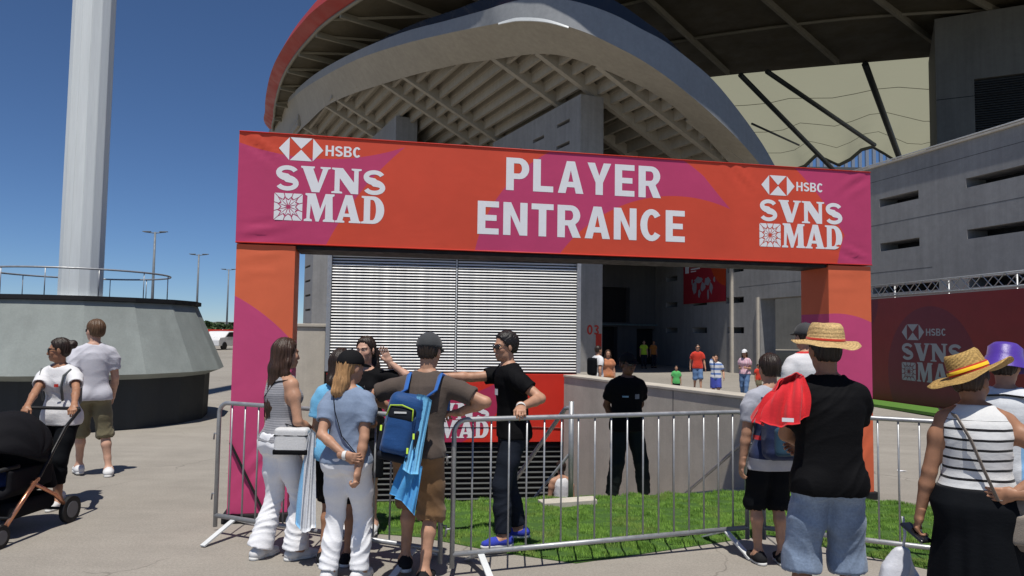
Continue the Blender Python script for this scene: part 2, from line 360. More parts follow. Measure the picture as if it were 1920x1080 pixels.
SERIF = {
 'S': (.80, [stroke([(x*1.28+.0, y) for x, y in S_PATH], lambda t: .085+.06*math.exp(-((t-.5)/.13)**2))]),
 'V': (.98, [[(0,1),(.45,1),(.45,.94),(.40,.91),(.58,.36),(.72,.91),(.64,.94),(.64,1),(.98,1),(.98,.94),(.9,.91),(.62,0),(.37,0),(.06,.91),(0,.94)]]),
 'N': (1.0, [[(0,0),(.36,0),(.36,.06),(.27,.09),(.27,.60),(.66,0),(.9,0),(.9,.91),(1,.94),(1,1),(.66,1),(.66,.94),(.75,.91),(.75,.45),(.37,1),(0,1),(0,.94),(.1,.91),(.1,.09),(0,.06)]]),
 'M': (1.22, [[(0,0),(.32,0),(.32,.06),(.23,.1),(.26,.62),(.47,0),(.59,0),(.85,.64),(.84,.1),(.76,.06),(.76,0),(1.22,0),(1.22,.06),(1.15,.1),(1.12,.9),(1.2,.94),(1.2,1),(.84,1),(.64,.45),(.44,1),(.04,1),(.04,.94),(.12,.9),(.1,.1),(0,.06)]]),
 'A': (1.04, [[(0,0),(.38,0),(.38,.06),(.3,.08),(.34,.21),(.6,.21),(.64,.08),(.56,.06),(.56,0),(1.04,0),(1.04,.06),(.98,.08),(.68,1),(.4,1),(.08,.08),(0,.06)],[(.38,.33),(.56,.33),(.47,.66)]]),
 'D': (.94, [[(0,0)]+arc(.48,.5,.46,.5,-90,90,14)+[(0,1),(0,.94),(.1,.91),(.1,.09),(0,.06)],[(.36,.13)]+arc(.45,.5,.15,.37,-90,90,12)+[(.36,.87)]]),
}
def word(text, font, x0, x1, z0, z1, to3, gap=.1):
    ws = [font[c][0] if c != ' ' else .3 for c in text]; tot = sum(ws)+gap*(len(text)-1); k = (x1-x0)/tot; h = z1-z0; b = MB(); x = x0
    for c, wd in zip(text, ws):
        if c != ' ': b.poly([[(x+u*k, z0+v*h) for u, v in lp] for lp in font[c][1]], to3)
        x += (wd+gap)*k
    return b
def emblem(cx, cz, hw, hh, to3):
    b = MB(); a = hw*.5; g = hw*.03
    for tri in ([(cx-a-g, cz+hh), (cx-hw, cz), (cx-a-g, cz-hh)], [(cx+a+g, cz-hh), (cx+hw, cz), (cx+a+g, cz+hh)], [(cx-a, cz+hh), (cx, cz+.004), (cx+a, cz+hh)], [(cx-a, cz-hh), (cx+a, cz-hh), (cx, cz-.004)]): b.poly([tri], to3)
    return b
def mosaic(x0, z0, s, to3):
    b = MB(); c = (x0+s*.5, z0+s*.5); R2 = random.Random(4)
    ring = [(0,0),(.34,0),(.66,0),(1,0),(1,.34),(1,.66),(1,1),(.66,1),(.34,1),(0,1),(0,.66),(0,.34)]
    for i in range(12):
        p, q = ring[i], ring[(i+1) % 12]
        def L(pt, f): return (x0+s*(.5+(pt[0]-.5)*f), z0+s*(.5+(pt[1]-.5)*f))
        mid = ((p[0]+q[0])/2, (p[1]+q[1])/2)
        def sh(pt, k): return (pt[0]+(mid[0]-pt[0])*k, pt[1]+(mid[1]-pt[1])*k)
        b.poly([[L(sh(p, .10), 1), L(sh(q, .10), 1), L(sh(q, .16), .70), L(mid, .56), L(sh(p, .12), .78)]], to3)
        b.poly([[L(sh(p, .05), .66), L(mid, .47), L(sh(q, .12), .58), L(mid, .12)]], to3)
    return b
def event_logo(par, to3, mat, k=1.0):
    """emblem, initials, SVNS / MAD; to3(u,v) with u to the right, v up, metres; lower left at 0,0"""
    t3 = lambda u, v: to3(u*k, v*k)
    mosaic(0, 0, .24, t3).build('lettering', mat, par)
    word('MAD', SERIF, .255, .955, 0, .25, t3, .02).build('lettering', mat, par)
    word('SVNS', SERIF, .0, .965, .262, .492, t3, .04).build('lettering', mat, par)
    emblem(.215, .64, .19, .103, t3).build('emblem', mat, par)
    word('HSBC', SANS, .425, .735, .595, .69, t3, .09).build('lettering', mat, par)

# ------------------------------------------------------------------ entrance arch
def circ(p1, p2, p3):
    (x1, y1), (x2, y2), (x3, y3) = p1, p2, p3; d = 2*(x1*(y2-y3)+x2*(y3-y1)+x3*(y1-y2))
    ux = ((x1*x1+y1*y1)*(y2-y3)+(x2*x2+y2*y2)*(y3-y1)+(x3*x3+y3*y3)*(y1-y2))/d
    uy = ((x1*x1+y1*y1)*(x3-x2)+(x2*x2+y2*y2)*(x1-x3)+(x3*x3+y3*y3)*(x2-x1))/d
    return ux, uy, math.hypot(x1-ux, y1-uy)
def fabric(name, base, other, regions, umul=1.0):
    t = NT(name); o = t.xyz(); m_ = None
    for reg in regions:
        k = None
        for (pts, ref) in reg:
            cx, cz, r = circ(*pts)
            dx = t.math('SUBTRACT', o[0], cx); dz = t.math('SUBTRACT', o[2], cz)
            dist = t.math('SQRT', t.math('ADD', t.math('MULTIPLY', dx, dx), t.math('MULTIPLY', dz, dz)))
            inn = math.hypot(ref[0]-cx, ref[1]-cz) < r
            s = t.math('LESS_THAN', dist, r) if inn else t.math('GREATER_THAN', dist, r)
            k = s if k is None else t.math('MULTIPLY', k, s)
        m_ = k if m_ is None else t.math('MAXIMUM', m_, k)
    c = t.mix(m_, base, other)
    v = t.ramp(t.noise(1.7, 5, .6), .92, 1.07, .3, .7); c = t.mix(1.0, c, v, 'MULTIPLY')
    fold = t.noise(2.2, 4, .55, t.mapping((1.0, 1, 1.5), (0, .5, 0)), .5); weave = t.noise(420, 1, .5)
    t.bump(t.math('ADD', t.math('MULTIPLY', fold, 1.0), t.math('MULTIPLY', weave, .012)), .125, .03)
    return t.out(c, .62, 0, .3)
ARCH_A = Vector((-2.405, 6.3065, 0)); ARCH_B = Vector((3.7434, 7.5779, 0)); ARCH_L = (ARCH_B-ARCH_A).length
def arch():
    rz = math.atan2(ARCH_B.y-ARCH_A.y, ARCH_B.x-ARCH_A.x); H, HB, LW, DP = 3.381, 2.398, .50, .5; L = ARCH_L
    t = empty('entrance_arch', ARCH_A, rz, 'orange and pink fabric arch reading PLAYER ENTRANCE over the turf', 'arch')
    OR, PK = (.62, .070, .034), (.50, .050, .145); O2, P2 = (.72, .145, .062), (.58, .068, .19)
    beam_m = fabric('beam_fabric', OR, PK, [
        [(((.03, 3.27), (.45, 3.185), (1.44, 3.33)), (.5, 2.9)), (((1.44, 3.33), (1.02, 2.85), (.77, 2.42)), (.3, 2.8))],
        [(((2.8, 3.37), (2.30, 2.90), (2.10, 2.40)), (2.8, 2.8)), (((2.92, 2.41), (3.6, 2.92), (4.68, 2.91)), (3.2, 3.2)), (((4.28, 3.36), (4.46, 3.15), (4.70, 2.89)), (3.6, 3.2))],
        [(((6.29, 3.19), (6.04, 2.86), (5.88, 2.43)), (6.2, 2.6))]])
    legl_m = fabric('left_leg_fabric', O2, P2, [[(((0, 1.94), (.25, 1.78), (.5, 1.545)), (.2, .5))]])
    legr_m = fabric('right_leg_fabric', O2, P2, [[(((5.78, 1.885), (6.04, 1.875), (6.28, 1.80)), (6.0, 1.4)), (((5.78, 1.09), (6.03, 1.055), (6.28, 1.0)), (6.0, 1.4))]])
    def skin(x0, x1, z0, z1, d0, d1, nx, nz, puff, fold):
        """one closed fabric sleeve over the truss, slightly puffed and creased"""
        b = MB(); R2 = random.Random(int(x0*100)+3); ph = [R2.uniform(0, 6) for _ in range(6)]
        def y(u, v, back):
            e = min(1, 40*u, 40*(1-u), 16*v, 16*(1-v)); X = x0+(x1-x0)*u; Z = z0+(z1-z0)*v
            w_ = puff*(.5*math.sin(X*3.1+ph[0])+.4*math.sin(Z*5+X*1.7+ph[1])+.3*math.sin(X*7.3-Z*9+ph[2]))
            cr = 0
            for (cx, cz, dx, dz) in fold:
                du, dv = X-cx, Z-cz; a = du*dx+dv*dz; c_ = -du*dz+dv*dx
                cr += .013*math.sin(c_*55+math.sin(a*6)*1.5)*math.exp(-(a/.22)**2-(c_/.10)**2)
            return (d1+max(0, e)*(w_+cr)) if back else (d0-max(0, e)*(w_+cr))
        for back in (0, 1):
            g = [[(x0+(x1-x0)*i/nx, y(i/nx, j/nz, back), z0+(z1-z0)*j/nz) for i in range(nx+1)] for j in range(nz+1)]
            base = len(b.v); b.v += [p for row in g for p in row]
            for j in range(nz):
                for i in range(nx):
                    q = [base+j*(nx+1)+i, base+j*(nx+1)+i+1, base+(j+1)*(nx+1)+i+1, base+(j+1)*(nx+1)+i]
                    b.f.append(tuple(q[::-1] if back else q)); b.sm.append(True)
        for (p, q, r, s_) in (((x0, d0, z1), (x1, d0, z1), (x1, d1, z1), (x0, d1, z1)), ((x0, d1, z0), (x1, d1, z0), (x1, d0, z0), (x0, d0, z0)), ((x0, d0, z0), (x0, d0, z1), (x0, d1, z1), (x0, d1, z0)), ((x1, d1, z0), (x1, d1, z1), (x1, d0, z1), (x1, d0, z0))): b.add([p, q, r, s_], [(0, 1, 2, 3)])
        return b
    folds = [(.13, 2.475, .93, .28), (.13, 3.3, .8, -.5), (6.13, 2.47, .95, -.25), (6.17, 3.32, .7, .6), (4.75, 3.30, .75, -.65)]
    skin(0, L, HB, H, 0, DP, 130, 26, .0, folds).build('beam', beam_m, t)
    skin(.008, LW, .075, HB-.012, .012, DP-.01, 14, 44, .004, [(.2, 2.25, .9, .3), (.25, .5, .5, .8)]).build('leg', legl_m, t)
    skin(L-LW, L-.006, .075, HB-.012, .012, DP-.01, 14, 44, .004, [(6.05, 2.28, .95, .2), (6.1, .5, .4, .9)]).build('leg', legr_m, t)
    for x0 in (-.03, L-LW-.03): MB().box((x0+LW/2+.03, DP/2, .038), (LW+.06, DP+.06, .07)).build('base_plate', M['black'], t, .006)
    MB().box((L/2, DP/2, HB-.022), (L-2*LW-.02, DP-.06, .03)).build('beam_underside', M['black'], t)
    b = MB()
    for z in (H-.003, HB+.003): b.tube([(0, -.004, z), (L, -.004, z)], .006, 6)
    b.build('seam', M['red_print'], t)
    MB().beam((.02, -.012, .68), (.31, -.012, .09), .02, .006, up=(0, 1, 0)).build('strap', M['black'], t)  # added dark strip drawing a diagonal line on the leg, no strap there
    f3 = lambda u, v: (u, -.0014, v)
    word('PLAYER', SANS, 2.385, 3.935, 2.985, 3.295, f3, .11).build('lettering', M['white_print'], t)
    word('ENTRANCE', SANS, 2.12, 4.19, 2.56, 2.87, f3, .11).build('lettering', M['white_print'], t)
    event_logo(t, lambda u, v: (.31+u, -.0014, 2.61+v), M['white_print'])
    event_logo(t, lambda u, v: (4.995+u, -.0014, 2.55+v), M['white_print'], .985)
arch()

# ------------------------------------------------------------------ crowd barriers
def barrier(a, b_, label, nb):
    a = Vector((*a, 0)); b_ = Vector((*b_, 0)); L = (b_-a).length; t = empty('crowd_barrier', a, math.atan2(b_.y-a.y, b_.x-a.x), label, 'barrier', 'crowd barriers in front of the arch')
    H, zb, r = 1.05, .15, .09
    def cor(cx, cz, a0, a1): return [(cx+r*math.cos(rad(a0+(a1-a0)*i/6)), 0, cz+r*math.sin(rad(a0+(a1-a0)*i/6))) for i in range(7)]
    path = [(0, 0, .06), (0, 0, H-r)]+cor(r, H-r, 180, 90)[1:]+[(L/2, 0, H)]+cor(L-r, H-r, 90, 0)+[(L, 0, .06)]
    MB().tube(path, .0175, 10).build('frame', M['galv'], t)
    MB().tube([(0, 0, zb), (L, 0, zb)], .019, 10).build('bottom_rail', M['galv'], t)
    bar = None
    for i in range(nb):
        x = L*(i+1)/(nb+1)
        if bar is None:
            bar = MB().tube([(0, 0, zb), (0, 0, H)], .007, 8).build('bar', M['galv'], t); bar.location = (x, 0, 0)
        else:
            c = bar.copy(); COL.objects.link(c); c.parent = t; c.location = (x, 0, 0)
    for x in (.2, L-.2):
        f = MB()
        for s in (-1, 1): f.beam((x, s*.006, zb-.012), (x, s*.31, .012), .045, .012)
        f.build('foot', M['white_metal'], t)
    for x, s in ((0, -1), (L, 1)):
        for z in (.32, .8):
            h = MB().tube([(x, 0, z), (x+s*.045, 0, z), (x+s*.05, 0, z-.05)], .007, 6); h.build('hook', M['galv'], t)
barrier((-2.36, 5.98), (-.47, 5.12), 'steel crowd barrier at the left in front of the pink arch leg', 14)
barrier((-.38, 5.03), (1.87, 5.83), 'steel crowd barrier across the middle in front of the turf', 17)
barrier((2.0, 5.83), (3.95, 4.90), 'steel crowd barrier at the right behind the straw hats', 15)
# ------------------------------------------------------------------ louvred enclosure
def louvre_box():
    a = dep(612, 600, 12.55); b_ = dep(1088, 600, 13.1); a.z = b_.z = 0; L = (b_-a).length
    t = empty('louvred_enclosure', a, math.atan2(b_.y-a.y, b_.x-a.x), 'white horizontal louvre screen with a red lower panel beyond the turf', 'enclosure')
    zt, z0, zr = 2.96, .945, -.27; W2 = L/2
    M['louvre'] = plain('white_louvre', (.70, .70, .68), .45, .05, 3, 40, .04)
    MB().box((L/2, .14, (zt+z0)/2), (L-.02, .02, zt-z0)).build('backing', M['black'], t)
    MB().box((L/2, 1.62, .2), (L-.04, 2.9, 5.5)).build('housing', M['concrete_dark'], t)
    for x in (.03, L-.03): MB().box((x, .05, (zt+z0)/2), (.07, .14, zt-z0)).build('post', M['galv'], t)
    MB().box((L/2, .05, zt+.03), (L+.02, .16, .06)).build('top_rail', M['white_metal'], t)
    MB().box((W2, .075, (zt+z0)/2), (.02, .07, zt-z0)).build('mullion', M['white_metal'], t)
    n = 40; step = (zt-z0)/n; w_ = W2-.09
    me = None
    for c in (0, 1):
        for i in range(n):
            if me is None:
                o = MB().add([(0, -.010, -.013), (w_, -.010, -.013), (w_, .006, .013), (0, .006, .013), (0, -.006, -.015), (w_, -.006, -.015), (w_, .012, .011), (0, .012, .011)], [(0, 1, 2, 3), (7, 6, 5, 4), (4, 5, 1, 0), (3, 2, 6, 7), (0, 3, 7, 4), (5, 6, 2, 1)]).build('slat', M['louvre'], t); me = o.data
            else: o = obj('slat', me, t)
            o.location = (.07+c*(W2-.055+.01), .045, z0+step*(i+.5))
    # red printed panel, pink swirl, lettering
    red = fabric('panel_print', (.62, .03, .016), (.42, .028, .09), [[(((L-1.3, .6), (L-1.75, -.05), (L-2.8, -.4)), (L-2.2, .5)), (((L-1.2, .95), (L-2.0, .55), (L-3.2, .5)), (L-2.2, .2))]])
    MB().box((L/2, .02, (z0+zr)/2-.01), (L-.06, .06, z0-zr-.03)).build('panel', red, t, .004)
    xr = ((dep(916, 805, 12.9)-a).xy.length); k = 1.22
    event_logo(t, lambda u, v: (xr-.955*k+u, -.0145, -.19+v), M['white_print'], k)
    # dark ventilation louvres below
    MB().box((L/2, .12, -1.42), (L-.04, .02, 2.25)).build('backing', M['black'], t)
    me = None
    for i in range(24):
        if me is None: o = MB().box((0, 0, 0), (L-.1, .05, .014), M=Matrix.Rotation(rad(35), 3, 'X')).build('vent_slat', M['steel_dark'], t); me = o.data
        else: o = obj('vent_slat', me, t)
        o.location = (L/2, .06, zr-.08-i*.09)
    tb = dep(598, 650, 13.2)
    q = empty('concrete_block', (tb.x, tb.y, 0), .12, 'pale concrete block wall at the left edge of the louvred box', 'wall')
    MB().box((-.35, .8, .75), (.92, 1.6, 1.9)).build('wall', M['concrete'], q, .015)
    MB().box((-.35, .8, 1.73), (.98, 1.66, .06)).build('coping', M['concrete'], q, .01)
louvre_box()

# ------------------------------------------------------------------ plinth and pylon
def plinth():
    c = Vector((-7.86, 13.3, 0)); N = 17; ph = .1
    t = empty('round_plinth', c, 0, 'big faceted grey concrete plinth with a black rim and thin ring rail', 'plinth')
    MB().lathe([(2.22, -.05), (2.24, .86)], N, ph=ph, smooth=False).build('base', M['shaded_plinth_base'], t)
    def pt(r, a, z): return Vector((r*math.cos(a), r*math.sin(a), z))
    for i in range(N):
        a0 = ph+2*math.pi*i/N; a1 = ph+2*math.pi*(i+1)/N; b = MB()
        o0, o1, t0, t1 = pt(2.49, a0, .9), pt(2.49, a1, .9), pt(1.98, a0, 2.06), pt(1.98, a1, 2.06); u0, u1 = pt(2.22, a0, .80), pt(2.22, a1, .80)
        i0, i1 = pt(1.9, a0, 2.06), pt(1.9, a1, 2.06)
        b.add([o0, o1, t1, t0, u0, u1, i0, i1], [(0, 1, 2, 3), (4, 5, 1, 0), (3, 2, 7, 6), (0, 3, 6, 4), (2, 1, 5, 7)]); b.build('facet_panel', M['plinth'], t)
    MB().lathe([(2.0, 2.062), (2.04, 2.07), (2.04, 2.14), (1.9, 2.14), (0, 2.12)], N, ph=ph, smooth=False).build('rim', M['black'], t)
    ring = [pt(1.48, 2*math.pi*i/48, 2.61) for i in range(48)]
    MB().tube(ring, .016, 6, closed=True).build('ring_rail', M['galv'], t)
    for i in range(12): a = 2*math.pi*(i+.35)/12; MB().tube([pt(1.48, a, 2.13), pt(1.48, a, 2.61)], .009, 6).build('rail_post', M['galv'], t)
    p = empty('white_pylon', (c.x, c.y, 2.1), 0, 'tall white fluted steel pylon rising from the round plinth', 'pylon')
    mt = plain('pylon_paint', (.70, .73, .72), .42, .10, 2, 30, .04, stretch=(3, 3, .15))
    n = 14; prof = []
    for j in range(n):
        a = 2*math.pi*j/n
        for da, r in ((-.47, .362), (.47, .362), (.49, .357), (.51, .357)): prof.append((a+da*2*math.pi/n, r))
    b = MB(); H = 26; k = len(prof); vs = [(r*math.cos(a)*s, r*math.sin(a)*s, z) for z, s in ((0, 1), (H, .92)) for a, r in prof]
    b.add(vs, [(i, (i+1) % k, k+(i+1) % k, k+i) for i in range(k)]); b.add([(x, y, H) for x, y, z in vs[k:]], [tuple(range(k))]); b.build('shaft', mt, p)
    MB().lathe([(.47, 0), (.47, .05), (.37, .06)], 32, smooth=False).build('collar', mt, p)
plinth()

def lamp(px, py, D, label):
    top = dep(px, py, D); t = empty('street_lamp', (top.x, top.y, 0), 0, label, 'street lamp', 'lamp posts beyond the plinth'); h = top.z
    MB().tube([(0, 0, 0), (0, 0, h)], [.17, .10], 10).build('pole', M['lamp_grey'], t)
    MB().tube([(-1.1, 0, h), (0, 0, h-.12), (1.1, 0, h)], .05, 6).build('arm', M['lamp_grey'], t)
    for s in (-1, 1):
        b = MB(); b.box((s*.85, 0, h+.04), (.8, .3, .08)); b.build('lamp_head', M['lamp_grey'], t, .02)
lamp(291, 435, 74, 'tallest and nearest double headed lamp post behind the plinth')
lamp(373, 477, 95, 'middle double headed lamp post at the right of the plinth rim')
lamp(429, 505, 118, 'farthest double headed lamp post just left of the pink arch leg')

def tree(px, D, h, wd, label):
    p = dep(px, 700, D); t = empty('round_tree', (p.x, p.y, 0), 0, label, 'tree', 'far trees beyond the fence'); R2 = np.random.default_rng(int(px))
    MB().tube([(0, 0, 0), (.05, 0, h*.35), (0, .1, h*.6)], [.22, .16, .08], 8).build('trunk', M['steel_dark'], t)
    n = 700; u = R2.normal(size=(n, 3)); u /= np.linalg.norm(u, axis=1)[:, None]; r = R2.uniform(.35, 1, n)**.5
    lump = 1+.25*np.sin(u[:, 0]*5+px)+.2*np.sin(u[:, 2]*7+u[:, 1]*4)
    C = u*(r*lump)[:, None]*np.array([wd, wd, h*.4])+[0, 0, h*.62]
    d1 = R2.normal(size=(n, 3)); d1 /= np.linalg.norm(d1, axis=1)[:, None]; d2 = np.cross(d1, R2.normal(size=(n, 3))); d2 /= np.linalg.norm(d2, axis=1)[:, None]; s = R2.uniform(.25, .5, n)[:, None]
    V = np.stack([C-d1*s, C+d2*s*.7, C+d1*s, C-d2*s*.7], 1).reshape(-1, 3)
    if 'leaf' not in M: M['leaf'] = plain('tree_leaves', (.05, .085, .03), .6, .4, .8, bst=0)
    obj('crown', np_mesh('crown', V, np.arange(n*4).reshape(-1, 4), False), t, M['leaf'])
def far_left():
    a = dep(330, 640, 62); b_ = dep(560, 640, 62); a.z = b_.z = 0
    t = empty('site_fence', a, math.atan2(b_.y-a.y, b_.x-a.x), 'far low fence with a red banner strip seen left of the pink leg', 'fence'); L = (b_-a).length
    MB().box((L/2, 0, 1.32), (L, .06, .50)).build('red_strip', M['red_print'], t); MB().box((L/2, .02, .75), (L, .04, .62)).build('grey_strip', M['concrete_grey'], t)
    for i in range(9): MB().tube([(L*i/8, .08, 0), (L*i/8, .08, 1.6)], .04, 6).build('post', M['galv'], t)
    names = ['leftmost small dark far tree above the red fence strip', 'second small dark far tree above the red fence strip', 'third small dark far tree, beside the farthest lamp post', 'small dark far tree nearest the pink arch leg']
    for i, (px, D, h, wd) in enumerate(((386, 92, 2.2, 1.6), (403, 96, 2.0, 1.8), (420, 90, 1.9, 1.5), (437, 94, 2.1, 1.6))): tree(px, D, h, wd, names[i])
    # parked car, small and white
    p = gnd(419, 655); t = empty('parked_car', (p.x, p.y, 0), rad(80), 'tiny white parked car far away left of the pink leg', 'car')
    wp = plain('car_paint', (.7, .7, .7), .3, .03, 1, bst=0)
    prof = [(-2.05, .3), (-2.05, .75), (-1.9, .95), (-1.25, 1.0), (-.7, 1.42), (.7, 1.45), (1.4, 1.02), (1.95, .9), (2.08, .6), (2.05, .3)]
    b = MB(); n = len(prof); b.add([(x, y, z) for y in (-.85, .85) for x, z in prof], [tuple(reversed(range(n))), tuple(range(n, 2*n))][::-1]+[(i, (i+1) % n, n+(i+1) % n, n+i) for i in range(n)]); b.build('body', wp, t, .05)
    MB().add([(x, s*.865, z) for s in (-1, 1) for x, z in ((-1.1, 1.0), (-.65, 1.36), (.65, 1.38), (1.2, 1.02))], [(0, 1, 2, 3), (7, 6, 5, 4)]).build('window', M['black'], t)
    for x in (-1.3, 1.3):
        for s in (-1, 1): MB().tube([(x, s*.7, .31), (x, s*.9, .31)], .31, 16).build('wheel', M['black'], t)
    # hills on the horizon
    xs = np.linspace(-2600, 2600, 90); ys = 2400; b = MB()
    hz_ = [10+22*(.5+.5*math.sin(x*.0042+1))+9*math.sin(x*.013)+4*math.sin(x*.031) for x in xs]
    b.strip([(x, ys-300, -1) for x in xs], [(x, ys, max(2, h)) for x, h in zip(xs, hz_)], True)
    tag(b.build('hills', plain('hill_scrub', (.12, .13, .10), .9, .3, .004, bst=0)), kind='structure')
far_left()

# ------------------------------------------------------------------ stadium
SU = Vector((-.431, .902, 0)).normalized(); SV = Vector((.902, .431, 0)).normalized()
SA = dep(1000, 105, 39.6); SLOPE = .5
SN = Vector((SV.x*SLOPE, SV.y*SLOPE, 1))          # plane of the raked stand: SN.(p-SA)=0
def on_stand(px, py): d = _ray(px, py); return CAMP+d*(SN.dot(SA-CAMP)/SN.dot(d))
I_PX = [(505, 330), (528, 288), (561, 246), (580, 228), (610, 200), (653, 179), (710, 160), (756, 146), (805, 133), (859, 121), (900, 115), (930, 111), (975, 104), (1015, 101), (1051, 104), (1081, 112), (1126, 128), (1172, 148), (1217, 170), (1262, 199), (1293, 228), (1323, 257), (1353, 290), (1385, 325), (1425, 375)]
L_PX = [(482, 330), (495, 275), (518, 225), (534, 200), (561, 173), (602, 146), (670, 111), (751, 84), (832, 64), (885, 53), (927, 45), (950, 40), (975, 36.5), (1021, 38.5), (1066, 50), (1111, 66), (1157, 88), (1202, 112), (1247, 142), (1293, 178), (1338, 217), (1383, 260), (1420, 302), (1450, 345), (1490, 400)]
T_PX = [(482, 328), (494, 272), (516, 221), (532, 195), (558, 166), (598, 134), (664, 98), (751, 62), (832, 40), (880, 27), (915, 17), (945, 7), (975, 0), (1021, -4), (1066, 0), (1111, 12), (1157, 30), (1202, 54), (1247, 78), (1293, 112), (1338, 151), (1383, 205), (1429, 269), (1460, 322), (1505, 385)]
def stand():
    t = empty('stadium_stand', (SA.x, SA.y, 0), 0, 'sweeping curved concrete underside of the stadium stand above the arch', 'stadium stand'); O = Vector(t.location)
    I3 = [on_stand(*p)-O for p in I_PX]
    ix = [p[0] for p in I_PX]; iy = [p.y for p in I3]
    def depth(x): return float(np.interp(x, ix, iy))+O.y
    out_ = []
    L3 = []; T3 = []
    for (lx, ly), (tx, ty) in zip(L_PX, T_PX):
        D = depth(lx)-3.4; L3.append(dep(lx, ly, D)-O); T3.append(dep(tx, ty, D+.25)-O)
    def dense(P, k=4):
        r = []
        for i in range(len(P)-1):
            p0, p1, p2, p3 = P[max(0, i-1)], P[i], P[i+1], P[min(len(P)-1, i+2)]
            for j in range(k):
                s = j/k; r.append(.5*((2*p1)+(p2-p0)*s+(2*p0-5*p1+4*p2-p3)*s*s+(3*p1-p0-3*p2+p3)*s**3))
        return r+[P[-1]]
    I4, L4, T4 = dense(I3), dense(L3), dense(T3)
    MB().strip(L4, I4, True).build('soffit_band', M['concrete_soffit'], t)
    s2 = L4[41:57]; lip = [p+Vector((0, -.08, -.10)) for p in s2]; lip2 = [p+Vector((0, -.02, .10*math.sin(math.pi*(i+.5)/16))) for i, p in enumerate(s2)]
    b = MB(); b.strip(T4, L4, True); back = [p+Vector((.6, 3.2, .3)) for p in T4]; b.strip(back, T4, True); b.build('fascia', concrete('fascia_cladding', (.27, .28, .29), stain=.1), t)
    b = MB(); b.strip(lip2, lip); b.strip(lip, [p+Vector((0, .1, 0)) for p in lip]); b.build('lip_highlight', M['white_metal'], t)  # white strip paints the sun highlight along the fascia's lower lip
    gl = NT('glass_band'); gm = gl.out((.035, .05, .075), .12, 0, .6); s0, s1 = 18, 78
    g0 = [p+Vector((.25, 1.0, .2)) for p in T4[s0:s1]]; g1 = [p+Vector((.4, 1.6, .2+1.5*math.sin(math.pi*min(1, max(0, i/(s1-s0-1))))**.6)) for i, p in enumerate(T4[s0:s1])]
    MB().strip(g1, g0, True).build('glass_balustrade', gm, t)
    # raked steps, each clipped where the curved band cuts them
    ly_ = [p[1] for p in I_PX]
    run = .85
    for k in range(-12, 17):
        v = k*run; us = np.arange(-16, 46, .4); ok = []
        for u in us:
            p = SA+SV*v+SU*u; p.z = SA.z-SLOPE*v; x, y = proj(p); ok.append(ix[0] < x < ix[-1] and y > np.interp(x, ix, ly_)+3)
        if not any(ok): continue
        u0 = us[ok.index(True)]; u1 = us[len(ok)-1-ok[::-1].index(True)]
        if u1-u0 < .8: continue
        z = SA.z-SLOPE*v-O.z; b = MB(); p = SA-O+SV*v; p.z = z
        mm = Matrix((SU, -SV, Vector((0, 0, 1)))).transposed(); c = p+SU*((u0+u1)/2)+Vector((0, 0, 1.0)); b.box(c, (u1-u0, run*1.02, .14), M=mm); b.box(c-SV*(run*.5-.12)+Vector((0, 0, -.08)), (u1-u0-.02, .2, 1.08), M=mm); b.build('step', M['concrete_soffit'], t)
    for px, py in ((569, 240), (610, 200), (632, 189), (716, 158), (756, 146), (924, 111.5), (1006, 101.5), (1120, 126), (1290, 226)):
        p = on_stand(px, py)-O; d = SV+Vector((0, 0, -SLOPE)); ln = 13 if px < 1100 else 9
        MB().beam(p+d*.12+Vector((0, 0, .36)), p+d*ln+Vector((0, 0, .36)), .36, .66).build('raker_beam', M['concrete_soffit'], t)
    # dark backdrop walls added to keep the space under the stand dark
    MB().beam(Vector((-15.5, 66, 9))-O, Vector((8, 61, 9))-O, .4, 20).build('dark_backdrop', M['concrete_dark'], t)
    MB().beam(Vector((8, 58, 9))-O, Vector((16, 55, 9))-O, .4, 20).build('dark_backdrop', M['concrete_dark'], t)
stand()

def wall_holes(b, W, H0, H1, holes, depth, f):
    """panel W x (H0..H1) with rectangular openings (x0,x1,z0,z1); f(u,d,z)->point, d into the wall"""
    xs = sorted({0, W, *[h[0] for h in holes], *[h[1] for h in holes]}); zs = sorted({H0, H1, *[h[2] for h in holes], *[h[3] for h in holes]})
    for i in range(len(xs)-1):
        for j in range(len(zs)-1):
            cx, cz = (xs[i]+xs[i+1])/2, (zs[j]+zs[j+1])/2
            if any(h[0] < cx < h[1] and h[2] < cz < h[3] for h in holes): continue
            b.add([f(xs[i], 0, zs[j]), f(xs[i+1], 0, zs[j]), f(xs[i+1], 0, zs[j+1]), f(xs[i], 0, zs[j+1])], [(0, 1, 2, 3)])
    for x0, x1, z0, z1 in holes:
        for (p, q) in (((x0, z0), (x1, z0)), ((x1, z0), (x1, z1)), ((x1, z1), (x0, z1)), ((x0, z1), (x0, z0))):
            b.add([f(p[0], 0, p[1]), f(q[0], 0, q[1]), f(q[0], depth, q[1]), f(p[0], depth, p[1])], [(0, 1, 2, 3)])
